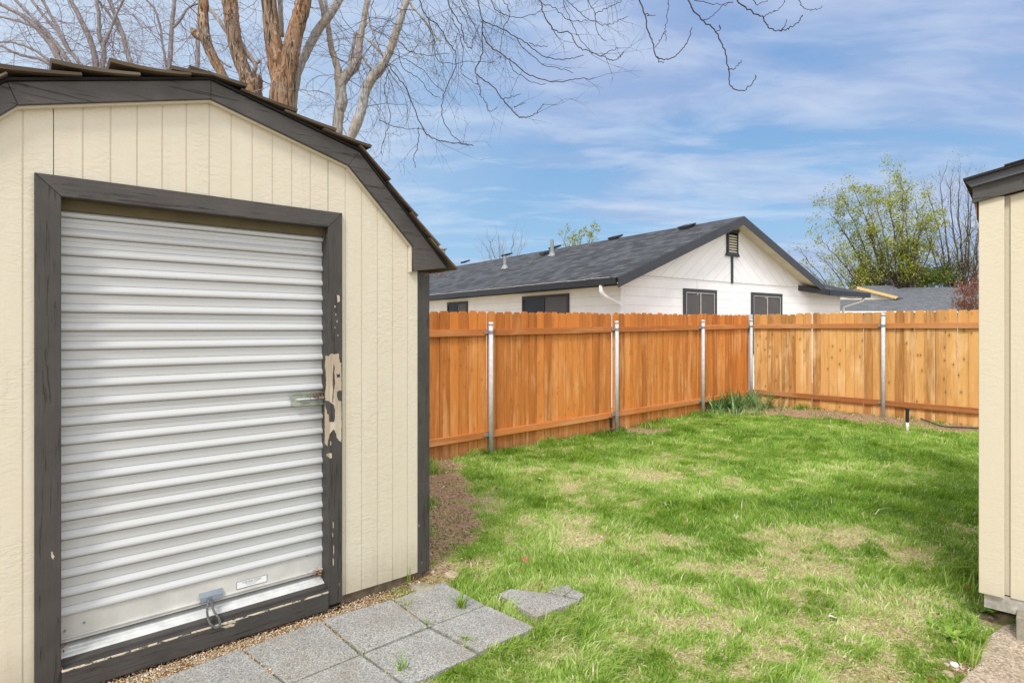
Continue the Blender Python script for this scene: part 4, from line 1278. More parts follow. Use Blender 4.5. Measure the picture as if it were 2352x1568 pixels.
for X in (1592, 1756 + 35):
    a, _ = HG((1840 + (740 if X < 1700 else 1342) / 2.94) / 1.306, 650)
    MB().box(a - .02, a + .02, -.014, -.0005, 2.40, BELT - .013).build('batten', M['white'], HS)
# lower wing roof on the right, with boxed eave
wx0, wx1, wy = 7.30, 9.62, -.50
wr = MB()
wr.slab([(wx0, wy, 2.68), (wx1, wy, 2.66), (wx0 + .35, 1.9, 3.42)], .05)
wr.slab([(wx1, wy, 2.66), (wx1, 6, 2.66), (wx0 + .35, 6, 3.42), (wx0 + .35, 1.9, 3.42)], .05)
WR = wr.build('wing_roof', M['roof'], HS)
slope_uv(WR, 'x')
wg = MB()
wg.box(wx0, wx1 + .02, wy - .03, wy, 2.53, 2.665)
wg.hexa([(wx0, wy, 2.525), (wx0 + .02, wy, 2.525), (6.70, .0, 2.66), (6.68, .0, 2.66), (wx0, wy, 2.68), (wx0 + .02, wy, 2.68), (6.70, .0, 2.80), (6.68, .0, 2.80)])
wg.add([(wx0, wy, 2.527), (wx1, wy, 2.527), (wx1, 0, 2.53), (6.70, 0, 2.66)], [(0, 1, 2, 3)])
wg.build('wing_gutter', M['gutter'], HS)
a, h_ = HG(2192 / 2.94 / 1.306 + 1840 / 1.306, 680, -.3)
MB().tube([(9.42, -.45, 2.52), (9.42, -.40, 2.45), (9.03, -.06, 2.28), (9.02, -.06, 2.2), (9.02, -.06, .1)], .038, 8).build('downspout', M['white'], HS, smooth=True)
# things on the roof: ridge vents, pipes
hr = Matrix.Rotation(H_RZ, 3, 'Z')
nL = (hr @ Vector((-PIT, 0, 1))).normalized()
pL = Vector((H_O[0], H_O[1], 0)) + hr @ Vector((-.45, 0, EV))
def roof_pt(X, Y):
    d = Vector(((X - CX) / F, 1.0, -(Y - CY) / F))
    o_ = Vector((0, 0, HC))
    t_ = (pL - o_).dot(nL) / d.dot(nL)
    w = o_ + d * t_
    l = hr.inverted() @ (w - Vector((H_O[0], H_O[1], 0)))
    return l
slope_dir = Vector((1, 0, PIT)).normalized()
for X, Y in ((1069, 600.5), (1163.7, 585), (1275, 568), (1413.7, 545.5), (1578, 521)):
    p = roof_pt(X, Y + 2.8) + Vector((0, 0, .01))
    mb = MB()
    a = p - Vector((.12, 0, .12 * PIT))
    mb.hexa([tuple(a + Vector((0, -.15, .005))), tuple(a + Vector((.24, -.15, .24 * PIT + .005))), tuple(a + Vector((.24, .15, .24 * PIT + .005))), tuple(a + Vector((0, .15, .005))),
             tuple(a + Vector((-.03, -.18, .07))), tuple(a + Vector((.26, -.18, .26 * PIT + .06))), tuple(a + Vector((.26, .18, .26 * PIT + .06))), tuple(a + Vector((-.03, .18, .07)))])
    mb.build('ridge_vent', M['house_trim'], HS)
for X, Y, hgt, rad in ((1159.8, 616, .38, .055), (1268, 587, .48, .055), (1019, 602, .62, .09)):
    p = roof_pt(X, Y)
    mb = MB().tube([tuple(p + Vector((0, 0, -.05))), tuple(p + Vector((0, 0, hgt)))], rad, 10)
    mb.tube([tuple(p + Vector((0, 0, -.03))), tuple(p + Vector((0, 0, .10)))], [rad * 2.4, rad * 1.1], 10)
    if rad > .08:
        mb.tube([tuple(p + Vector((0, 0, hgt))), tuple(p + Vector((0, 0, hgt + .05))), tuple(p + Vector((0, 0, hgt + .09)))], [rad * 1.9, rad * 1.9, rad * .8], 10)
    mb.build('vent_pipe', M['galv_dark'], HS, smooth=False)
p = roof_pt(1249, 587)
MB().hexa([tuple(p + Vector(q)) for q in ((-.08, -.10, 0), (.12, -.10, .04), (.12, .10, .04), (-.08, .10, 0), (-.10, -.12, .09), (.12, -.12, .13), (.12, .12, .13), (-.10, .12, .09))]).build('ridge_vent', M['house_trim'], HS)

# ------------------------------------------------------------------ far house on the right
FZ = 30.0
def far(X, Y, z=FZ):
    return ((X - CX) / F * z, z, HC - (Y - CY) / F * z)
A_ = far(2000, 760)
FH = thing('grey_roofed_house', 'low house far right with broad grey roof and cream gable edge', 'house', (A_[0], A_[1], 0), 0)
def fl_(X, Y, z=FZ):
    q = far(X, Y, z)
    return (q[0] - A_[0], q[1] - A_[1], q[2])
fr = MB()
fr.slab([fl_(1925, 716, 27), fl_(2420, 716, 27), fl_(2420, 655, 33), fl_(2075, 661, 33), fl_(1925, 689, 29.6)], .12)
fr.slab([fl_(1925, 716, 27.01)[:2] + (2.4,), fl_(2420, 716, 27.01)[:2] + (2.4,), fl_(2420, 716, 27.01), fl_(1925, 716, 27.01)], .1)
FR = fr.build('roof', M['roof_grey'], FH)
g2 = MB()
g2.slab([fl_(1971, 657, 30.5), fl_(2062, 684, 29.6), fl_(2100, 684, 31), fl_(2050, 655, 34)], .1)
g2.build('gable_roof', M['roof_grey'], FH)
MB().slab([fl_(1905, 716, 29.7), fl_(2040, 716, 29.7), fl_(2055, 683, 29.7), fl_(1968, 661, 29.7), fl_(1905, 680, 29.7)], .1).build('gable_wall', plain('off_white_wall', (0.62, 0.58, 0.50), .7), FH)
MB().slab([fl_(1966, 663, 29.5), fl_(1970, 657.5, 29.5), fl_(2063, 681, 29.5), fl_(2058, 686.5, 29.5)][::-1], .12).build('gable_fascia', plain('cream_fascia', (0.66, 0.47, 0.19), .6), FH)
MB().slab([fl_(1905, 681, 29.5), fl_(1905, 677, 29.5), fl_(1968, 657.5, 29.5), fl_(1968, 662, 29.5)][::-1], .12).build('gable_fascia', plain('brown_fascia', (0.10, 0.07, 0.05), .6), FH)
MB().box(fl_(1925, 0, 27.2)[0], fl_(2420, 0, 27.2)[0], -2.7, 3, -.0, 2.42).build('wall', plain('pale_wall', (0.5, 0.5, 0.48), .7), FH)
MB().slab([fl_(1925, 718.5, 26.9), fl_(2420, 718.5, 26.9), fl_(2420, 714.5, 26.9), fl_(1925, 714.5, 26.9)], .1).build('gutter', M['white'], FH)

# ------------------------------------------------------------------ trees
def tp(X, Y, z):
    return Vector(((X - CX) / F * z, z, HC - (Y - CY) / F * z))
def limb(mb, pts, z, sides=10, jitter=.004, seed=0, knob=.06):
    """limb through sight points (X, Y, radius px[, depth]); returns its world path"""
    r_ = random.Random(seed)
    P = [(*tp(p[0], p[1], p[3] if len(p) > 3 else z), p[2] / F * z) for p in pts]
    Q = smooth_path(P, 6)
    path = [Vector(q[:3]) + Vector((r_.uniform(-1, 1), r_.uniform(-1, 1), r_.uniform(-1, 1))) * jitter for q in Q]
    rad = [max(q[3] * (1 + r_.uniform(-knob, knob)), .003) for q in Q]
    mb.tube(path, rad, sides, r_.random())
    return path, rad
def grow(mb, p, d, L, r, lvl, rng, droop=0.05, wig=0.25, nsub=5, tips=None, up=0.0, sides=3, spread=0.9):
    n = max(4, int(L / .13)) if L < 3 else 14
    pts, rad = [p.copy()], [r]
    d = d.normalized()
    step = L / n
    for i in range(n):
        d = (d + Vector((rng.gauss(0, 1), rng.gauss(0, 1), rng.gauss(0, 1))) * wig * .45 + Vector((0, 0, -droop + up))).normalized()
        p = p + d * step
        pts.append(p.copy())
        rad.append(r * (1 - .72 * (i + 1) / n))
        if lvl > 0 and i > 0 and rng.random() < nsub / n:
            s = Vector((rng.gauss(0, 1), rng.gauss(0, 1), rng.gauss(0, 1)))
            s = (s - d * s.dot(d)).normalized()
            grow(mb, p, (d + s * spread).normalized(), L * rng.uniform(.3, .6) * (1 - .3 * i / n), max(rad[-1] * .68, .0016), lvl - 1, rng, droop, wig, nsub * .8, tips, up, 3, spread)
    mb.tube(pts, rad, sides, rng.random(), cap=False)
    if tips is not None:
        tips.extend(pts[1:] if lvl == 0 else pts[-2:])
def plimb(pts, z, sides, jitter, seed):
    mb = MB()
    limb(mb, pts, z, sides, jitter, seed)
    mb.build('pale_limb', M['bark_pale'], t, smooth=True, loc=off)
def bud(mb, p, s, rng):
    a = Vector((rng.gauss(0, 1), rng.gauss(0, 1), rng.gauss(0, 1))).normalized() * s
    b = a.orthogonal().normalized() * s * .6
    c = a.cross(b).normalized() * s * .6
    mb.add([p + a, p - a, p + b, p - b, p + c, p - c], [(0, 2, 4), (0, 4, 3), (0, 3, 5), (0, 5, 2), (1, 4, 2), (1, 3, 4), (1, 5, 3), (1, 2, 5)], rng.random())

def tree(name, label, base, bark_m, twig_m, limbs, z, seed, shoots, Lr, droop, group=None, low=None, rt=.0055, wig=.5, lvl=2, bias=None, nsub=5, kn=.06):
    b = Vector((base[0], base[1], float(ground_h(base[0], base[1]))))
    t = thing(name, label, 'tree', b, 0, group)
    rng = random.Random(seed)
    tr, tw = MB(), MB()
    paths = []
    for i, l in enumerate(limbs):
        paths.append(limb(tr, l, z, 12 if l[0][2] > 6 else 7, .006, seed + i, kn))
    if low:
        for (X, Y, r) in low:
            p = tp(X, Y, z)
            tr.tube([p, (p + b * 1.0) / 2 + Vector((0, 0, .0)), b - Vector((0, 0, .1))], [r / F * z, r / F * z * 1.15, r / F * z * 1.4], 12)
    for _ in range(shoots):
        path, rad = rng.choice(paths)
        k = rng.randrange(1, len(path))
        d = Vector((rng.gauss(0, 1), rng.gauss(0, 1), rng.gauss(0, .8)))
        if bias:
            d += Vector(bias)
        grow(tw, path[k], d, rng.uniform(*Lr), min(rad[k] * .5, rt * rng.uniform(.7, 1.3)), lvl, rng, droop, wig, nsub)
    off = -b
    if low or True:
        tr.build('trunk', bark_m, t, smooth=True, loc=off)
    tw.build('twigs', twig_m, t, loc=off)
    return t, paths, tw, rng, off

zA = 7.6
TA = tree('mulberry_tree', 'large bare tree with flaking rust-brown forked trunk behind the shed roof', tp(647, 400, zA)[:2], M['bark_rust'], M['twig_mauve'], [
    [(647, 330, 27), (647, 244, 27), (650, 205, 27), (652, 172, 25)],
    [(652, 215, 22), (638, 165, 21), (627, 89, 18.5), (617, 0, 17), (612, -80, 15), (590, -220, 11), (560, -380, 7)],
    [(655, 215, 21), (663, 165, 20), (671, 105, 19), (690, 35, 17), (697, 0, 17), (706, -80, 14), (720, -230, 9), (760, -380, 6)]],
    zA, 21, 22, (.5, 1.5), .03, low=[(647, 300, 28)], kn=.05)
t, paths, tw, rng, off = TA
plimb( [(671, 300, 10), (673, 240, 9.5), (679, 190, 9.5), (690, 150, 9.5), (723, 82, 10), (751, 42, 9.5), (780, 0, 8.5), (850, -120, 7), (1000, -230, 6), (1250, -270, 5), (1600, -230, 4), (1950, -170, 2.5)], 7.9, 10, .005, 2)
plimb( [(648, 84, 5), (645, 40, 6), (643, 0, 6), (640, -90, 5)], 7.9, 8, .003, 3)
plimb( [(745, 48, 5), (741, 25, 5), (735, 0, 4.5), (730, -40, 4)], 7.9, 8, .003, 4)

zB = 7.9
TB = tree('mulberry_tree', 'rust-barked bare tree with broken stub, left of the forked trunk', tp(575, 400, zB)[:2], M['bark_rust'], M['twig_mauve'], [
    [(584, 300, 20), (582, 232, 21), (576, 205, 20), (566, 176, 16), (544, 117, 15), (534, 59, 16), (528, 10, 17), (523, -60, 15), (505, -200, 10), (470, -340, 6)],
    [(585, 240, 16), (588, 205, 13), (592, 184, 11), (590, 178, 5)],
    [(540, 240, 8), (526, 200, 9), (514, 178, 10), (490, 134, 11), (473, 90, 12), (466, 47, 12), (467, 0, 11), (462, -80, 9), (430, -200, 6)],
    [(474, 92, 9), (458, 84, 9), (446, 76, 8), (443, 68, 5)]],
    zB, 33, 34, (.5, 1.5), .02, low=[(583, 280, 21), (540, 240, 9)], kn=.05)
t, paths, tw, rng, off = TB
plimb( [(575, 205, 6), (583, 170, 5), (586, 148, 5), (575, 132, 6), (563, 117, 6), (552, 95, 5)], 8.0, 8, .003, 5)
plimb( [(585, 146, 4), (594, 143, 3.5), (596, 139, 3)], 8.0, 8, .003, 6)
plimb( [(531, 155, 2.4), (515, 146, 2.4), (504, 137, 2.4)], 8.0, 6, .002, 7)
plimb( [(528, 85, 5), (505, 50, 4.5), (480, 20, 4), (455, -10, 3.5)], 8.3, 7, .003, 8)

zD = 8.1
TD = tree('mulberry_tree', 'pale grey bare tree with mossy fork, nearest the right slope of the shed roof', tp(775, 420, zD)[:2], M['bark_pale'], M['twig_mauve'], [
    [(772, 380, 12), (773, 314, 12), (778, 262, 12), (784, 234, 13.5), (783, 205, 12), (781, 178, 13)],
    [(781, 190, 10), (774, 150, 8), (762, 112, 7), (755, 72, 6.5), (750, 40, 6), (742, -40, 5), (720, -160, 4)],
    [(782, 192, 12), (797, 172, 11), (815, 152, 11), (824, 120, 8), (826, 94, 7), (836, 45, 6.5), (845, 0, 6), (860, -80, 5), (900, -200, 3.5)],
    [(802, 160, 4), (806, 130, 4), (813, 100, 3.5), (817, 76, 3)],
    [(822, 134, 3.5), (834, 133, 3), (845, 150, 2.5), (858, 172, 1.8)]],
    zD, 45, 44, (.5, 1.5), .05, low=[(772, 370, 12)], bias=(.2, -.2, 0), rt=.005)
zE = 7.8
TE = tree('mulberry_tree', 'grey-brown bare leaning tree with drooping twigs over the fence', tp(790, 420, zE)[:2], M['bark_pale'], M['twig_dark'], [
    [(785, 390, 11), (801, 326, 11), (817, 288, 11.5), (829, 258, 11), (836, 226, 10.5), (843, 199, 11), (857, 176, 11), (873, 159, 11.5), (886, 138, 9), (898, 112, 9), (908, 80, 8.5), (919, 47, 8), (935, 0, 7), (965, -90, 6), (1040, -180, 5), (1200, -220, 3.5)],
    [(836, 85, 2), (846, 92, 3), (862, 108, 3), (880, 128, 3), (888, 140, 3)],
    [(845, 50, 2), (855, 68, 2.5), (862, 88, 2)],
    [(935, 0, 3), (960, 30, 2.5), (985, 60, 2), (1010, 95, 1.5)]],
    zE, 57, 26, (.8, 1.7), .07, low=[(785, 380, 11)], bias=(.5, -.3, -.1), rt=.0045)
t, paths, tw, rng, off = TE
# long hanging shoots over the right half of the view
c8 = lambda x, y: (x * .4883 + 765.7, y * .4883)
hang = [
 [(1640, -160), (1670, 0), (1730, 90), (1800, 150), (1840, 240), (1860, 330), (1870, 400), (1900, 422), (1940, 420), (1975, 385), (1990, 355)],
 [(1740, 97), (1790, 70), (1830, 30), (1880, 10)], [(1860, 320), (1885, 325), (1910, 300), (1920, 285)], [(1800, 150), (1820, 135), (1815, 120)],
 [(1420, -120), (1440, 0), (1465, 80), (1480, 150), (1505, 210), (1520, 265), (1560, 280), (1610, 265), (1650, 220), (1670, 190), (1685, 130)],
 [(1520, 265), (1535, 290), (1555, 298)], [(1560, -110), (1575, 0), (1570, 80), (1560, 150), (1565, 190)], [(1560, 150), (1535, 195), (1512, 225)], [(1470, 65), (1490, 72), (1515, 72)],
 [(1860, -120), (1900, 0), (1960, 50), (2020, 80), (2050, 130), (2100, 145), (2150, 130), (2190, 100), (2208, 72)], [(2020, 80), (2060, 60), (2100, 40), (2125, 0)], [(2100, 145), (2125, 125), (2130, 100)],
 [(2160, -100), (2190, 0), (2215, 40), (2260, 50), (2305, 30)], [(1700, 0), (1750, 12), (1830, 20), (1880, 10)], [(1975, 0), (1995, 20), (2040, 5)],
 [(380, -60), (405, 0), (440, 80), (500, 130), (540, 200), (580, 260), (560, 350), (520, 450), (510, 540), (540, 610), (600, 670), (660, 685)],
 [(650, -80), (680, 0), (700, 90), (780, 130), (850, 170), (920, 210), (980, 260), (1060, 280), (1120, 275), (1175, 258)],
 [(700, 150), (740, 220), (830, 280), (900, 340), (980, 375), (1080, 385), (1150, 370), (1230, 370)], [(830, 280), (850, 330), (920, 380), (1000, 398)],
 [(700, 90), (700, 250), (670, 340), (740, 400), (800, 470), (850, 530), (880, 555), (930, 545), (965, 520), (990, 490)],
 [(800, 465), (840, 455), (880, 440)], [(670, 345), (690, 420), (690, 450), (720, 480), (730, 525), (770, 508)], [(850, 505), (880, 490), (900, 485)],
 [(940, -90), (970, 0), (1000, 90), (1050, 150), (1110, 150), (1150, 220), (1200, 240), (1260, 265), (1310, 285), (1345, 270), (1368, 245)], [(1260, 262), (1300, 240), (1340, 225)],
 [(1060, -90), (1080, 0), (1120, 110), (1160, 180), (1200, 230), (1220, 255)], [(1180, -60), (1200, 0), (1230, 70), (1240, 150), (1265, 185), (1288, 195)],
 [(1100, 0), (1150, 50), (1240, 110), (1290, 115), (1340, 100), (1385, 72)], [(1230, 70), (1280, 40), (1330, 20), (1360, 0)],
 [(980, 20), (1040, 40), (1100, 90), (1150, 100), (1200, 95)], [(920, 205), (960, 215), (1010, 220)], [(850, 170), (900, 230), (980, 300), (1060, 320), (1130, 345)],
 [(255, 300), (300, 360), (350, 430), (400, 560), (450, 640), (500, 660), (560, 672), (640, 682)], [(260, 330), (240, 420), (270, 540), (250, 620), (228, 700), (228, 725)],
 [(300, 230), (330, 320), (400, 370), (460, 440), (500, 460)], [(270, 250), (340, 280), (420, 330), (480, 400), (520, 430)], [(400, 600), (400, 680), (378, 740), (385, 790)],
 [(440, 80), (470, 180), (490, 280), (560, 300), (640, 290), (770, 292)], [(540, 0), (560, 60), (600, 120), (620, 200), (650, 230), (660, 180), (690, 120)],
 [(800, 0), (830, 60), (800, 140), (790, 220), (785, 280)], [(600, 0), (640, 80), (680, 150)], [(740, 0), (780, 60), (860, 80), (940, 70), (980, 40)],
 [(560, 90), (600, 180), (610, 280), (600, 340), (650, 380), (690, 400)], [(300, 180), (360, 240), (460, 260), (540, 250)], [(210, 560), (300, 600), (420, 610), (440, 650)]]
hm = MB()
rg = random.Random(77)
for i, l in enumerate(hang):
    z = 7.2 - 1.2 * min(max((l[0][0] - 400) / 1500, 0), 1) + rg.uniform(-.5, .5) * (0 if len(l) < 5 else 1)
    pts = []
    n = len(l)
    thick = 2.5 if (l[0][0] > 1400 and n > 7) else (2.1 if n > 6 else 1.4)
    for k, (x, y) in enumerate(l):
        X, Y = c8(x, y)
        pts.append((X, Y, thick * (1 - .50 * k / n) * .68))
    path, rad = limb(hm, pts, z, 5, .010, 200 + i)
    for k in range(2, len(path)):
        if rg.random() < .34:
            bud(hm, path[k], rg.uniform(.006, .011), rg)
        if rg.random() < (.11 if n > 5 else .05) and k > 4 and l[0][0] < 1400:
            dr_ = (path[min(k + 1, len(path) - 1)] - path[k - 1])
            grow(hm, path[k], dr_.normalized() + Vector((rg.gauss(0, .9), rg.gauss(0, .9), rg.gauss(0, .7))), rg.uniform(.25, .8), .0028, 1, rg, .05, .30, 3)
# finer curtain of hanging twigs between the traced ones
for _ in range(95):
    X = rg.triangular(830, 1500, 960); Y = rg.triangular(-90, 150, -40) if X < 1150 else -60
    p = tp(X, Y, rg.uniform(7.0, 9.0))
    grow(hm, p, Vector((rg.gauss(.35, .5), rg.gauss(0, .4), -1)), rg.uniform(.4, 1.25) * (1.0 if X < 1150 else .5), .0036, 2, rg, .02, .33, 4)
hm.build('hanging_twigs', M['twig_dark'], t, loc=off)

# pale grey trees further left
c3 = lambda x, y, r: (x * .1953, y * .1953, r)
LT_ = [
 ('pale grey bare tree fanning out at the far left above the roof', [
   [c3(780, 1300, 10), c3(775, 900, 9), c3(740, 780, 7.5), c3(640, 600, 6.5), c3(560, 480, 6), c3(330, 230, 5), c3(0, 50, 4), c3(-400, -150, 3)],
   [c3(800, 1000, 8), c3(835, 800, 5.5), c3(760, 660, 5), c3(700, 560, 4.5), c3(540, 380, 4.5), c3(420, 240, 4), c3(180, 0, 3.5), c3(0, -200, 3)],
   [c3(830, 1000, 6), c3(975, 830, 4.5), c3(860, 650, 4.5), c3(780, 550, 4.5), c3(690, 380, 4), c3(560, 240, 3.5), c3(370, 0, 3), c3(300, -150, 3)],
   [c3(780, 560, 4), c3(720, 400, 4), c3(600, 180, 3.5), c3(500, 0, 3.5), c3(460, -120, 3)],
   [c3(740, 860, 5), c3(640, 790, 4), c3(480, 700, 3.5), c3(250, 650, 3), c3(0, 540, 2.5)],
   [c3(760, 880, 5), c3(650, 770, 3.5), c3(400, 590, 3), c3(150, 500, 2.5), c3(0, 500, 2)],
   [c3(700, 640, 3), c3(560, 420, 3), c3(300, 280, 2.5), c3(0, 200, 2)]], 10.5, 61, 60, (775, 1300)),
 ('pale grey bare tree with narrow V fork behind the roof, left of centre', [
   [c3(1165, 1300, 8), c3(1165, 900, 8), c3(1140, 830, 7), c3(1110, 650, 6), c3(1090, 560, 6), c3(1040, 420, 6), c3(980, 300, 5.5), c3(900, 130, 5), c3(830, 0, 4.5), c3(780, -150, 4)],
   [c3(1170, 1000, 7), c3(1190, 850, 6), c3(1225, 650, 5), c3(1210, 540, 5), c3(1165, 400, 4.5), c3(1165, 200, 4), c3(1130, 0, 4), c3(1120, -150, 4)],
   [c3(1222, 540, 3.5), c3(1290, 370, 3), c3(1370, 170, 2.5), c3(1450, 0, 2.5), c3(1500, -100, 2)]], 10.8, 63, 34, (1165, 1300)),
 ('slender pale grey bare tree between the roof shakes and the rust-barked trees', [
   [c3(1600, 1300, 6), c3(1580, 900, 6), c3(1545, 760, 5.5), c3(1480, 560, 5), c3(1440, 400, 5), c3(1360, 200, 4.5), c3(1290, 0, 4.5), c3(1260, -150, 4)],
   [c3(1420, 380, 3.5), c3(1280, 160, 3), c3(1160, 20, 3), c3(1100, -80, 2.5)]], 10.9, 65, 30, (1600, 1300)),
 ('pale bare pole-like tree just left of the rust-barked trees', [
   [c3(2010, 1300, 6), c3(1990, 850, 5.5), c3(2010, 560, 5), c3(2020, 330, 4.5), c3(2040, 120, 4.5), c3(2050, 0, 4), c3(2060, -150, 4)],
   [c3(1960, 800, 3), c3(1910, 500, 2.5), c3(1880, 300, 2.5), c3(1810, 100, 2.5), c3(1700, -20, 2)],
   [c3(2030, 330, 3), c3(2120, 240, 2.8), c3(2200, 110, 2.5), c3(2310, 50, 2.2), c3(2400, 20, 2)],
   [c3(2300, 900, 5), c3(2330, 700, 5), c3(2330, 400, 4.5), c3(2380, 100, 4), c3(2400, -50, 4)]], 11.1, 67, 40, (2010, 1300))]
for lab, limbs, z, sd, nshoot, bs in LT_:
    b = tp(bs[0] * .1953, bs[1] * .1953, z)
    tree('mulberry_tree', lab, (b.x, b.y), M['bark_grey'], M['twig_mauve'], limbs, z, sd, nshoot, (.7, 1.9), .03, group='pale bare trees at the far left', low=[(bs[0] * .1953, bs[1] * .1953 - 5, limbs[0][0][2])], rt=.0062, wig=.50, lvl=2, nsub=6)

# ---- right-hand trees: upright fans, many fine shoots, leaf clusters
def leaves(name, mat, pts, parent, off, size, rng, per=1.0, spread=.12, hang_=0.3):
    n = int(len(pts) * per)
    P = np.array([tuple(p) for p in pts])
    if not len(P):
        return
    rr = np.random.RandomState(rng.randrange(99999))
    idx = rr.randint(0, len(P), n)
    c = P[idx] + rr.normal(0, spread, (n, 3))
    a = rr.normal(0, 1, (n, 3)); a[:, 2] -= hang_; a /= np.linalg.norm(a, axis=1)[:, None]
    b = np.cross(a, rr.normal(0, 1, (n, 3))); b /= np.linalg.norm(b, axis=1)[:, None]
    s = size * rr.uniform(.5, 1.3, (n, 1))
    v = np.stack([c - a * s, c + b * s * .55, c + a * s, c - b * s * .55], 1).reshape(-1, 3)
    q = np.arange(n * 4).reshape(-1, 4)
    o = fast_mesh(name, mat, v, q, 4, rnd=np.clip(rr.normal(.5, .25, n), 0, 1))
    o.parent = parent
    o.location = off
    return o
def fan_tree(name, label, base_px, z, targets, r0, seed, bark_m, leaf_m, leafsize, per, shoots, Lr, leaf_where=None, up=.05, fork=.25, group=None, cat='tree', spread=.12, wig=.2):
    rng = random.Random(seed)
    b0 = tp(base_px[0], base_px[1], z)
    b = Vector((b0.x, b0.y, 0.0))
    t = thing(name, label, cat, b, 0, group)
    mb = MB(); tips = []
    root = Vector((b.x, b.y, 0))
    crot = Vector((b.x, b.y, b0.z))
    mb.tube([root, crot], [r0 * 1.3, r0], 9)
    for i, (X, Y) in enumerate(targets):
        e = tp(X, Y, z + rng.uniform(-1.8, 1.8))
        m_ = crot + (e - crot) * .42 + Vector(((e.x - crot.x) * .10, 0, -.10 * abs(e.x - crot.x) + rng.uniform(-.2, .2)))
        path = [Vector(q) for q in smooth_path([tuple(crot), tuple(crot + (m_ - crot) * .5), tuple(m_), tuple(m_ + (e - m_) * .55 + Vector((rng.uniform(-.2, .2), 0, .1))), tuple(e)], 5)]
        path = [p + Vector((rng.gauss(0, .03), rng.gauss(0, .03), rng.gauss(0, .03))) for p in path]
        n = len(path)
        rad = [r0 * .42 * (1 - .88 * (k / n) ** .8) for k in range(n)]
        mb.tube(path, rad, 5, rng.random())
        for _ in range(shoots):
            k = rng.randrange(int(n * fork), n)
            dd_ = (path[min(k + 1, n - 1)] - path[k - 1]).normalized()
            grow(mb, path[k], dd_ + Vector((rng.gauss(0, .6), rng.gauss(0, .6), rng.gauss(.25, .45))), rng.uniform(*Lr) * (1.25 - .6 * k / n), max(rad[k] * .42, .008), 2, rng, 0, wig, 4, tips, up)
    mb.build('branches', bark_m, t, loc=-b)
    if leaf_m:
        pts = tips if leaf_where is None else [p for p in tips if leaf_where(p, rng)]
        leaves('foliage', leaf_m, pts, t, -b, leafsize, rng, per, spread)
    return t
fan_tree('maple_tree', 'tall spring tree with olive and yellow-green new leaves beyond the far roof', (2078, 695), 34,
         [(1905, 490), (1935, 455), (1962, 436), (1988, 455), (2012, 462), (2042, 425), (2067, 400), (2086, 432), (2105, 462), (2122, 490), (1885, 550), (1935, 520), (1990, 500), (2045, 480), (2140, 540), (2120, 520)],
         .20, 5, M['far_bark'], M['spring'], .056, 1.6, 18, (.8, 2.0), up=.07, spread=.13)
fan_tree('maple_tree', 'low spreading side tree in pale thin leaf, left below the tall spring tree', (2045, 715), 33,
         [(1835, 600), (1870, 580), (1900, 600), (1940, 590), (1880, 640), (1830, 565), (1930, 640), (1990, 600)],
         .14, 8, M['far_bark'], M['spring'], .055, .6, 12, (.7, 1.7), up=.05, spread=.12)
fan_tree('bare_tree', 'nearly leafless tree with upright grey branches, right of the tall spring tree', (2215, 720), 38,
         [(2132, 440), (2158, 425), (2185, 410), (2205, 405), (2222, 420), (2240, 430), (2120, 500), (2262, 470), (2140, 560), (2250, 520), (2290, 450)],
         .24, 12, M['far_bark'], M['spring'], .05, .16, 24, (.9, 2.4), up=.06)
fan_tree('bare_tree', 'small bare grey tree peeping over the far left end of the house ridge', (1152, 640), 30,
         [(1095, 570), (1110, 560), (1130, 548), (1145, 535), (1160, 545), (1178, 535), (1200, 540), (1210, 555)],
         .12, 15, M['bark_grey'], None, .05, 0, 6, (.5, 1.2), up=.10, group=None)
fan_tree('budding_tree', 'small yellow-green budding tree just showing over the middle of the house ridge', (1325, 610), 32,
         [(1295, 548), (1308, 540), (1325, 537), (1342, 535), (1358, 538), (1370, 545)],
         .10, 18, M['far_bark'], M['spring'], .05, .8, 6, (.4, 1.0), up=.10, spread=.05)
def shrub(name, label, X, Y, z, rx, rz, n, mat, leafs, seed, bark_m=None):
    """dense clump: short stems, leaf clusters through the volume in uneven lobes"""
    rng = random.Random(seed)
    c = tp(X, Y, z)
    b = Vector((c.x, c.y, 0))
    t = thing(name, label, 'shrub' if 'shrub' in name else 'tree', b)
    mb = MB(); pts = []
    lobes = [(rng.uniform(-.8, .8), rng.uniform(-.6, .6), rng.uniform(-.8, .8), rng.uniform(.25, .5)) for _ in range(14)]
    for (a, bb, c2, r) in lobes:
        p = Vector((c.x + a * rx, c.y + bb * rx, c.z + c2 * rz * (1 - .4 * abs(a))))
        grow(mb, Vector((c.x + a * rx * .2, c.y, .0)), (p - Vector((c.x + a * rx * .2, c.y, 0))), (p - Vector((c.x, c.y, 0))).length, .03, 1, rng, 0, .1, 3)
        for _ in range(n // 14):
            v = Vector((rng.gauss(0, 1), rng.gauss(0, 1), rng.gauss(0, 1))) * r * .55
            pts.append(p + Vector((v.x * rx, v.y * rx, v.z * rz)))
    mb.build('branches', bark_m or M['far_bark'], t, loc=-b)
    leaves('foliage', mat, pts, t, -b, leafs, rng, 1.0, .02)
shrub('evergreen_tree', 'dark rounded evergreen behind the cream gable edge of the far roof', 1985, 648, 36, 1.0, .9, 5000, M['evergreen'], .06, 3)
shrub('evergreen_tree', 'yellow-green evergreen clump above the ridge of the far grey roof', 2095, 645, 36, 1.9, .8, 8000, M['evergreen'], .06, 4)
shrub('evergreen_tree', 'dark evergreen clump at the right end of the far grey roof', 2150, 640, 38, 1.4, 1.0, 6000, M['evergreen'], .06, 6)
shrub('russet_shrub', 'russet-twigged shrub rising over the fence against the right shed', 2240, 672, 20, .75, .75, 2600, M['red_leaf'], .035, 7)

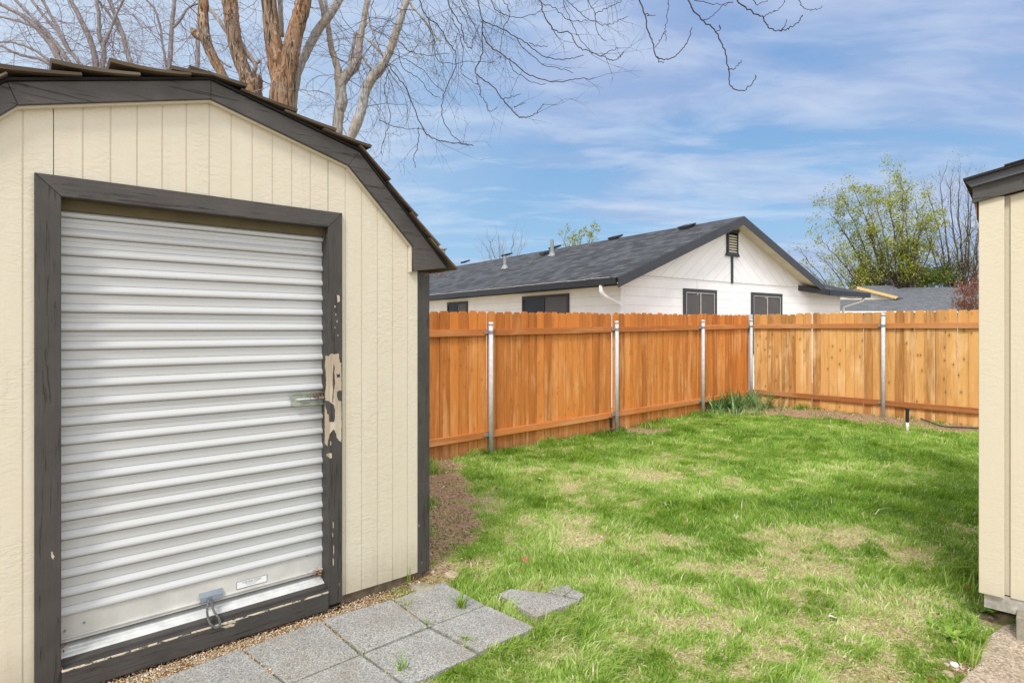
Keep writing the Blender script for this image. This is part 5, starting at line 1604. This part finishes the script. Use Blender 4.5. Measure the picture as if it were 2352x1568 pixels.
# ------------------------------------------------------------------ lawn
def lawn():
    rr = np.random.RandomState(5)
    N = 620000
    # scatter: uniform in bearing, log-like in range so that near turf is as fine on screen as far turf
    u = rr.rand(N)
    y = 2.45 * (13.0 / 2.45) ** (u ** 1.0)
    x = (rr.rand(N) * 1.28 - 0.33) * y * 0.95 + rr.normal(0, .02, N)
    soil, dry, lush, gravel, n1, n2, n3 = fields(x, y)
    keep = rr.rand(N) < np.clip(1.05 - soil * .97, 0.0, 1) * (1 - .32 * dry)
    a, b = to_local(S_O, S_X, S_Y, x, y)
    keep &= ~((b > -0.03) & (a < 1.99))
    keep &= ~((gravel > .5) & (rr.rand(N) > .03))
    a2, b2 = to_local(R_O, R_X, R_Y, x, y)
    keep &= ~((a2 > -.0) & (b2 > -.02))
    f1a, f1b = to_local(F1_O, F1_X, F1_Y, x, y)
    keep &= f1b < .02
    f2a, f2b = to_local(F1_O, F2_X, F2_Y, x, y)
    keep &= f2b < .02
    for i, p in enumerate(PAVERS):
        keep &= ~inside(x, y, frame_poly(p, .97))
    for q in PAVERS[8:]:
        keep &= ~(inside(x, y, frame_poly(q, 1.22)) & (rr.rand(N) > .25))
    for q in (PAVERS[0:8]):
        near = inside(x, y, frame_poly(q, 1.06))
        keep &= ~(near & (rr.rand(N) > .10))
    keep &= ~inside(x, y, frame_poly(PATH, .98))
    x, y = x[keep], y[keep]
    soil, dry, lush, n1, n2, n3 = (q[keep] for q in (soil, dry, lush, n1, n2, n3))
    n = len(x)
    z = ground_h(x, y)
    tuft = fbm(x, y, 4.2, 21, 3)
    hgt = (0.020 + 0.016 * np.clip(lush, 0, 1) + 0.040 * sm((tuft - .5) / .2)) * rr.uniform(.45, 1.25, n) * (1 - .45 * dry) * (1 - .4 * soil)
    hgt *= 1 + .8 * ellipse_field(x, y, [(2215, 1320, 50, 50, 1.0), (1230, 1300, 110, 40, .5)])
    # longer fringe where the mower cannot reach, along the fences
    hgt *= 1 + 1.1 * np.exp(-(np.minimum(np.abs(f1b[keep]), np.abs(f2b[keep])) / .22) ** 2)
    coarse = rr.rand(n) < .05 * (y < 7) * (1 + dry)
    hgt = np.where(coarse, hgt * 1.4 + .006, hgt)
    wdt = np.where(coarse, 1.9, 1.0) * np.maximum(.0021, .00050 * y) * rr.uniform(.7, 1.4, n)
    az = rr.rand(n) * 2 * np.pi + (fbm(x, y, 1.4, 31, 2) - .5) * 2
    flow = (fbm(x, y, 2.0, 41, 3) - .5) * 10
    lean = rr.uniform(.15, .95, n) * hgt * (1 + .5 * dry)
    lx, ly = np.cos(az) * lean + np.cos(flow) * hgt * .45, np.sin(az) * lean + np.sin(flow) * hgt * .45
    fa = rr.rand(n) * np.pi
    wx, wy = np.cos(fa) * wdt, np.sin(fa) * wdt
    b0 = np.stack([x - wx, y - wy, z - .004], 1); b1 = np.stack([x + wx, y + wy, z - .004], 1)
    m0 = np.stack([x - wx * .75 + lx * .35, y - wy * .75 + ly * .35, z + hgt * .62], 1)
    m1 = np.stack([x + wx * .75 + lx * .35, y + wy * .75 + ly * .35, z + hgt * .62], 1)
    t0 = np.stack([x + lx - wx * .12, y + ly - wy * .12, z + hgt * (1 - .25 * lean / hgt)], 1)
    t1 = np.stack([x + lx + wx * .12, y + ly + wy * .12, z + hgt * (1 - .25 * lean / hgt)], 1)
    v = np.stack([b0, b1, m1, m0, t1, t0], 1).reshape(-1, 3)
    i = np.arange(n)[:, None] * 6
    q = np.concatenate([i + np.array([0, 1, 2, 3]), i + np.array([3, 2, 4, 5])], 1).reshape(-1, 4)
    straw = rr.rand(n) < np.clip(.03 + .30 * dry + .2 * soil, 0, .9)
    pale = ellipse_field(x, y, [(1340, 1110, 170, 34, 1.0), (1480, 1080, 130, 24, .9), (1200, 1200, 140, 40, .7), (1650, 1130, 120, 20, .6), (1950, 1078, 120, 16, .7), (1300, 1240, 120, 30, .6)])
    rnd = .40 + (n1 - .5) * .5 + (n2 - .5) * .55 - .08 * lush + .16 * dry + .42 * pale + rr.normal(0, 1, n) * np.where(y < 5, .16, .11) + .10 * (y < 4.2)
    rnd = np.clip(rnd, .0, .74)
    rnd = np.where(straw, rr.uniform(.78, 1.0, n), rnd)
    o = fast_mesh('lawn_grass', M['grass'], v, q, 4, rnd=np.repeat(rnd, 2))
    tag(o, 'short patchy green lawn with straw-coloured worn areas', 'grass', kind='stuff')
    print('blades', n)
lawn()

# thatch: flat dead blades lying between the living ones
def scatter(name, mat, N, fn, size, aspect, label, cat, lift=.004, flat=.25, seed=1, curl=True):
    rr = np.random.RandomState(seed)
    x, y = fn(rr, N)
    n = len(x)
    z = ground_h(x, y) + lift * rr.uniform(.3, 2.0, n)
    s = size * rr.uniform(.4, 1.4, n)
    az = rr.rand(n) * 2 * np.pi
    a = np.stack([np.cos(az), np.sin(az), rr.normal(0, flat, n)], 1) * s[:, None]
    b = np.stack([-np.sin(az), np.cos(az), rr.normal(0, flat, n)], 1) * (s * aspect * rr.uniform(.6, 1.4, n))[:, None]
    c = np.stack([x, y, z], 1)
    up = np.zeros((n, 3)); up[:, 2] = s * .25
    v = np.stack([c - a, c - a * .2 + b, c + a + up * .5, c - a * .1 - b, c + up], 1).reshape(-1, 3)
    i = np.arange(n)[:, None] * 5
    f = np.concatenate([i + np.array([0, 3, 4]), i + np.array([3, 2, 4]), i + np.array([2, 1, 4]), i + np.array([1, 0, 4])], 1).reshape(-1, 3)
    o = fast_mesh(name, mat, v, f, 3, rnd=np.repeat(rr.rand(n), 4))
    tag(o, label, cat, kind='stuff')
    return o
def in_field(which, ymax=13.0, thr=.25):
    def fn(rr, N):
        y = 2.45 * (ymax / 2.45) ** rr.rand(N)
        x = (rr.rand(N) * 1.28 - .36) * y * .95
        soil, dry, lush, gravel, n1, n2, n3 = fields(x, y)
        w = soil if which == 'soil' else dry if which == 'dry' else np.ones(N) * .5
        k = rr.rand(N) < w
        a, b = to_local(S_O, S_X, S_Y, x, y)
        k &= ~((b > -.02) & (a < 1.98))
        a2, b2 = to_local(R_O, R_X, R_Y, x, y)
        k &= ~((a2 > .06) & (b2 > .05))
        f1a, f1b = to_local(F1_O, F1_X, F1_Y, x, y); f2a, f2b = to_local(F1_O, F2_X, F2_Y, x, y)
        k &= (f1b < -.0) & (f2b < -.0) & ~inside(x, y, frame_poly(PATH, .97))
        for p in PAVERS:
            k &= ~inside(x, y, frame_poly(p, .96))
        return x[k], y[k]
    return fn
scatter('dead_thatch', flecks('straw_thatch', [(0.0, (0.22, 0.15, 0.075)), (0.4, (0.42, 0.33, 0.19)), (1.0, (0.66, 0.56, 0.38))]), 100000, in_field('dry'), .014, .10, 'straw-coloured dead grass thatch in the worn lawn', 'thatch', .006, .25, 3)
scatter('bark_mulch', M['chips'], 90000, in_field('soil'), .013, .42, 'brown bark chips and debris on the bare soil strips', 'mulch', .006, .35, 4)
def sparse(rr, N):
    x, y = in_field('all', 11)(rr, N)
    return x, y
scatter('leaf_litter', M['leaf'], 900, sparse, .013, .55, 'scattered dry brown and white leaf scraps on the lawn', 'leaf litter', .035, .4, 6)

# gravel between the shed and the slabs
def gravel():
    rr = np.random.RandomState(8)
    N = 16000
    a = rr.uniform(-.6, 1.95, N); b = rr.uniform(-.46, .02, N)
    x, y = to_world(S_O, S_X, S_Y, a, b)
    k = np.ones(N, bool)
    for p in PAVERS:
        k &= ~inside(x, y, frame_poly(p, 1.0))
    k &= rr.rand(N) < np.clip(1.5 - a * .55 + 0 * b, .15, 1)
    x, y = x[k], y[k]
    n = len(x)
    s = .0046 * rr.uniform(.5, 1.5, n)
    z = -.048 + s * .6 + rr.uniform(0, .010, n)
    oc = np.array([(1, 0, 0), (-1, 0, 0), (0, 1, 0), (0, -1, 0), (0, 0, 1), (0, 0, -1)], float)
    th = rr.rand(n) * 6.28
    R_ = np.zeros((n, 3, 3)); R_[:, 0, 0] = np.cos(th); R_[:, 0, 1] = -np.sin(th); R_[:, 1, 0] = np.sin(th); R_[:, 1, 1] = np.cos(th); R_[:, 2, 2] = 1
    sc = np.stack([rr.uniform(.8, 1.6, n), rr.uniform(.7, 1.1, n), rr.uniform(.6, .9, n)], 1)
    v = np.einsum('nij,nkj->nki', R_, oc[None] * sc[:, None] * (1 + rr.normal(0, .12, (n, 6, 1)))) * s[:, None, None] + np.stack([x, y, z], 1)[:, None]
    fc = np.array([(0, 2, 4), (2, 1, 4), (1, 3, 4), (3, 0, 4), (2, 0, 5), (1, 2, 5), (3, 1, 5), (0, 3, 5)])
    f = (np.arange(n)[:, None, None] * 6 + fc).reshape(-1, 3)
    o = fast_mesh('pea_gravel', M['pebble'], v.reshape(-1, 3), f, 3, rnd=np.repeat(rr.rand(n), 8), smooth=True)
    tag(o, 'tan pea gravel strip between the shed threshold and the paving slabs', 'gravel', kind='stuff')
gravel()
def strip(rr, N):
    a = rr.uniform(-.6, 2.0, N); b = rr.uniform(-.40, .01, N)
    x, y = to_world(S_O, S_X, S_Y, a, b)
    k = np.ones(N, bool)
    for p in PAVERS:
        k &= ~inside(x, y, frame_poly(p, 1.0))
    return x[k], y[k]
scatter('needle_litter', M['leaf'], 2600, strip, .012, .16, 'reddish dry needles and leaf bits over the gravel beside the shed', 'leaf litter', .008, .5, 9)

# ------------------------------------------------------------------ tufts, weeds and plants
def tuft(name, label, X, Y, n, L, w, spreadr, lean, mat, seed, cat='grass tuft', group=None, zoff=0.0, crange=(0, .6)):
    rr = np.random.RandomState(seed)
    gx, gy = G(X, Y)
    gz = float(ground_h(gx, gy)) + zoff
    bx, by = rr.normal(0, spreadr, n), rr.normal(0, spreadr, n)
    az = rr.rand(n) * 6.283
    ll = L * rr.uniform(.45, 1.15, n); le = ll * lean * rr.uniform(.2, 1.3, n)
    fa = az + np.pi / 2 + rr.normal(0, .3, n)
    vs, fs, rn = [], [], []
    K = 5
    for i in range(n):
        c = rr.uniform(*crange)
        for k in range(K + 1):
            u = k / K
            px = bx[i] + math.cos(az[i]) * le[i] * u ** 1.7; py = by[i] + math.sin(az[i]) * le[i] * u ** 1.7
            pz = ll[i] * (u - .35 * lean * u * u * min(1.3, le[i] / ll[i]))
            ww = w * (1 - u ** 2.2) * .5 + .0003
            vs += [(px - math.cos(fa[i]) * ww, py - math.sin(fa[i]) * ww, pz), (px + math.cos(fa[i]) * ww, py + math.sin(fa[i]) * ww, pz)]
        b = i * (K + 1) * 2
        for k in range(K):
            fs.append((b + 2 * k, b + 2 * k + 1, b + 2 * k + 3, b + 2 * k + 2)); rn.append(c)
    o = fast_mesh(name, mat, vs, fs, 4, rnd=rn)
    o.location = (gx, gy, gz)
    tag(o, label, cat, group)
    return o
tuft('grass_tuft', 'large grass tuft sprouting from the slab joint near the shed corner', 1060, 1402, 46, .15, .0052, .014, .75, M['grass'], 1, zoff=.01)
tuft('grass_tuft', 'small grass sprig at the crossing of the slab joints', 985, 1440, 16, .05, .005, .012, .9, M['grass'], 2, zoff=.01)
tuft('grass_tuft', 'thin grass sprig at the base of the siding by the shed corner', 937, 1338, 9, .15, .004, .008, .3, M['grass'], 3)
tuft('grass_tuft', 'grass sprig growing between slabs at the bottom edge', 925, 1545, 18, .11, .005, .014, .7, M['grass'], 4, zoff=.01)
tuft('grass_tuft', 'low weed sprig on the outer slab joint', 1068, 1477, 16, .05, .007, .012, 1.3, M['grass'], 5, zoff=.012)
tuft('grass_tuft', 'short sprig beside the slab at the gravel edge', 935, 1395, 12, .045, .005, .012, 1.0, M['grass'], 6, zoff=.01)
tuft('grass_tuft', 'bright tuft of long grass at the gap left of the broken slab', 1155, 1395, 34, .07, .005, .022, .9, M['grass'], 7)
tuft('grass_tuft', 'thin upright grass stems behind the broken slab', 1285, 1372, 14, .13, .004, .02, .5, M['grass'], 8)
tuft('grass_tuft', 'tall clump of coarse grass against the near corner of the right shed', 2225, 1372, 60, .17, .006, .05, .5, M['grass'], 9, crange=(.2, .7))
tuft('grass_tuft', 'coarse tuft with long arching blades at the edge of the concrete path', 2210, 1520, 60, .13, .006, .03, .8, M['grass'], 10, crange=(.1, .6))
tuft('grass_tuft', 'bent tuft at the foot of the second steel fence post', 1500, 985, 40, .12, .010, .07, .6, M['grass'], 12, crange=(.05, .5))
tuft('grass_tuft', 'dark weeds at the foot of the third steel fence post', 1590, 948, 30, .18, .018, .06, .7, M['iris'], 13, crange=(0, .4))
tuft('grass_tuft', 'green weeds at the corner between the shed side and the fence', 1000, 1085, 70, .16, .008, .07, .6, M['grass'], 14, crange=(.1, .5))
tuft('grass_tuft', 'small green tuft below the fence board right of the right-hand post', 2090, 962, 30, .11, .010, .05, .6, M['grass'], 15, crange=(.1, .5))
tuft('grass_tuft', 'small tuft on the mulch strip near the corner', 1830, 935, 24, .10, .010, .05, .6, M['grass'], 16, crange=(.2, .6))
# broad leaf weeds by the right shed
def weed(label, X, Y, n, L, seed):
    rng = random.Random(seed)
    gx, gy = G(X, Y)
    b = thing('broadleaf_weed', label, 'weed', (gx, gy, float(ground_h(gx, gy))), 0, 'broadleaf weeds by the path')
    mb = MB()
    for i in range(n):
        a = rng.uniform(0, 6.28); l = L * rng.uniform(.6, 1.2); w = l * rng.uniform(.18, .28); e = rng.uniform(.25, 1.0)
        ca, sa = math.cos(a), math.sin(a)
        def P(u, s, h):
            return (ca * u * l - sa * s * w, sa * u * l + ca * s * w, h * l * e)
        vs = [P(0, 0, 0), P(.35, -.7, .32), P(.35, 0, .28), P(.35, .7, .32), P(.7, -.8, .5), P(.7, 0, .45), P(.7, .8, .5), P(1, 0, .48)]
        mb.add(vs, [(0, 1, 2), (0, 2, 3), (1, 4, 5, 2), (2, 5, 6, 3), (4, 7, 5), (5, 7, 6)], rng.uniform(.1, .6))
    mb.build('foliage', M['grass'], b)
weed('rosette of broad green leaves in front of the right shed corner', 2262, 1405, 22, .075, 1)
weed('broad-leaved weed reaching towards the pier block', 2298, 1402, 18, .085, 2)
weed('pale broad-leaved weed above the coarse tuft by the path', 2180, 1465, 20, .075, 3)
weed('low leafy weed left of the path corner', 2150, 1440, 16, .055, 4)
# strap-leaved clump in the fence corner
tuft('flag_iris_clump', 'clump of strap-like blue-green leaves in the fence corner', 1655, 946, 130, .44, .034, .19, .8, M['iris'], 21, 'plant', crange=(0, .7))
tuft('daylily_clump', 'arching pale green leaves sprawling right beside the strap-leaved clump in the fence corner', 1705, 940, 330, .50, .020, .24, 1.15, M['iris'], 22, 'plant', crange=(.1, .9))
tuft('dead_grass_clump', 'straw-coloured dead leaves collapsed in front of the fence corner plants', 1705, 950, 150, .26, .010, .22, 1.6, M['iris'], 23, 'plant', crange=(.78, 1.0))

# ------------------------------------------------------------------ small things in the yard
def sprinkler(label, X, Y, htop, white, lean=0.0, seed=0):
    gx, gy = G(X, Y)
    gz = float(ground_h(gx, gy))
    t = thing('sprinkler_riser', label, 'sprinkler', (gx, gy, gz))
    t.rotation_euler = (0, lean, 0)
    H = htop
    if white:
        MB().tube([(0, 0, -.03), (0, 0, H * .50)], .017, 10).build('riser_pipe', M['pvc'], t, smooth=True)
    else:
        MB().tube([(0, 0, -.03), (0, 0, H * .40)], .011, 10).build('riser_pipe', M['black'], t, smooth=True)
    MB().tube([(0, 0, H * .40), (0, 0, H * .46), (0, 0, H * .93), (0, 0, H * .931), (0, 0, H), (0, 0, H + .004)], [.016, .022, .024, .031, .031, .02], 14).build('sprinkler_head', M['black'], t, smooth=False)
sprinkler('black-topped white sprinkler riser at the right edge of the lawn', 2084, 992, .34, True)
sprinkler('black sprinkler riser leaning beside the second steel fence post', 1404, 996, .255, False, -.03)
sprinkler('sprinkler riser standing among the leaves in the fence corner', 1675, 935, .40, True)
hose = []
for X, Y in ((2115, 962), (2135, 970), (2160, 979), (2185, 982), (2215, 983), (2250, 985.5), (2290, 990), (2330, 996)):
    gx, gy = G(X, Y + 3)
    hose.append((gx, gy, float(ground_h(gx, gy)) + .03))
tag(MB().tube(smooth_path(hose), .010, 8).build('drip_hose', M['black'], smooth=True), 'thin black drip hose lying along the foot of the right fence', 'hose')

def rock(name, label, X, Y, sx, sy, sz, mat, seed, zoff=0.0, cat='stone'):
    rng = random.Random(seed)
    gx, gy = G(X, Y)
    mb = MB()
    vs, fs = [], []
    nu, nv = 12, 7
    for j in range(nv + 1):
        ph = math.pi * j / nv - math.pi / 2
        for i in range(nu):
            a = 2 * math.pi * i / nu
            q = 1 + rng.uniform(-.10, .10)
            cx_, cy_ = math.copysign(abs(math.cos(a)) ** .7, math.cos(a)), math.copysign(abs(math.sin(a)) ** .7, math.sin(a))
            vs.append((cx_ * math.cos(ph) ** .6 * sx * q, cy_ * math.cos(ph) ** .6 * sy * q, math.sin(ph) * sz * q))
    for j in range(nv):
        for i in range(nu):
            fs.append((j * nu + i, j * nu + (i + 1) % nu, (j + 1) * nu + (i + 1) % nu, (j + 1) * nu + i))
    mb.add(vs, fs)
    o = mb.build(name, mat, loc=(gx, gy, float(ground_h(gx, gy)) + zoff), rz=rng.uniform(0, 3))
    tag(o, label, cat)
rock('stone', 'fist-sized tan stone near the shed corner', 1037, 1326, .055, .04, .028, M['stone'], 1, .012)
rock('stone', 'flat pale half-buried stone behind the broken slab', 1272, 1358, .11, .06, .016, M['stone'], 2, .0)
rock('foundation_stone', 'flat grey stone tucked under the bottom corner of the left shed', 966, 1345, .10, .06, .022, M['concrete_block'], 3, -.012)
rock('stone', 'cream pebble at the corner of the path', 2192, 1530, .018, .015, .012, M['white'], 4, .01)
rock('stone', 'small pale stone on the soil by the path corner', 2178, 1553, .026, .017, .014, M['stone'], 5, .01)
# curled leaf with its long stalk
def curled_leaf(label, X, Y, L, W, col, rz, stalk, seed):
    gx, gy = G(X, Y)
    gz = float(ground_h(gx, gy))
    rng = random.Random(seed)
    t = thing('fallen_leaf', label, 'leaf', (gx, gy, gz + .03), rz)
    mb = MB(); n = 8
    vs, fs = [], []
    for i in range(n + 1):
        u = i / n
        w = W * math.sin(math.pi * min(u * .92 + .06, 1)) ** .7
        for k in range(5):
            s = (k - 2) / 2
            vs.append((u * L, s * w, .35 * W * s * s + .25 * L * u * (1 - u) - .02 * u + rng.uniform(-.001, .001)))
    for i in range(n):
        for k in range(4):
            fs.append((i * 5 + k, (i + 1) * 5 + k, (i + 1) * 5 + k + 1, i * 5 + k + 1))
    mb.add(vs, fs)
    mb.build('blade', col, t, smooth=True)
    if stalk:
        MB().tube(smooth_path(stalk), .0022, 5).build('stalk', plain('straw_stalk', (0.60, 0.48, 0.34), .7), t)
brown_leaf = plain('brown_leaf', (0.33, 0.14, 0.065), .7, 0, .3, 40)
curled_leaf('brown curled leaf with long pale stalk lying on the grass', 1202, 1290, .06, .028, brown_leaf, -1.2, [(0, 0, .03), (-.03, .02, .04), (-.10, .0, .045), (-.19, .02, .035), (-.27, -.0, .02)], 1)
pale_leaf = plain('bleached_leaf', (0.66, 0.62, 0.52), .7, 0, .15, 40)
for i, (X, Y, lab) in enumerate(((1236, 1105, 'pale tan leaf on the lawn near the soil patch'), (1138, 1128, 'orange-brown leaf scrap just right of the soil patch'),
                                  (1420, 1049, 'white leaf scrap lying in the middle of the lawn below the second fence post'), (1155, 1019, 'pale leaf at the foot of the fence right of the first post'),
                                  (1690, 1189, 'tan leaf scrap at the edge of the worn patch'), (1405, 1497, 'pale curled leaf in the foreground grass'), (1905, 1428, 'white scrap of leaf in the worn foreground turf'))):
    curled_leaf(lab, X, Y, .055, .02, brown_leaf if i == 1 else pale_leaf, i * 1.1, None, 10 + i)
# dry debris caught on the latch, the threshold corner and under the eave (one loose mass)
rr_ = random.Random(31)
dbm = MB()
def debris(cx, cy, cz, n, sx, sy, sz, l):
    for _ in range(n):
        p = Vector((cx + rr_.gauss(0, sx), cy + rr_.gauss(0, sy), cz + rr_.gauss(0, sz)))
        d = Vector((rr_.gauss(0, 1), rr_.gauss(0, .5), rr_.gauss(0, 1))).normalized() * l * rr_.uniform(.4, 1.2)
        b = d.orthogonal().normalized() * l * rr_.uniform(.06, .28)
        dbm.add([p - d, p + b, p + d, p - b], [(0, 1, 2, 3)], rr_.random())
debris(lx1 - .045, CYD - .035, lz + .022, 70, .020, .006, .012, .012)
debris(DX1 - .035, CYD - .030, .178, 70, .020, .010, .012, .013)
debris(XR + .16, -.01, ev_bt[1] - .008, 60, .045, .02, .008, .014)
debris(DX0 + .01, CYD - .03, .150, 18, .008, .01, .02, .012)
do = dbm.build('dry_debris', M['leaf'], loc=(S_O[0], S_O[1], 0), rz=S_RZ)
tag(do, 'reddish dry needles and leaf bits caught on the latch, threshold and eave of the left shed', 'debris', kind='stuff')
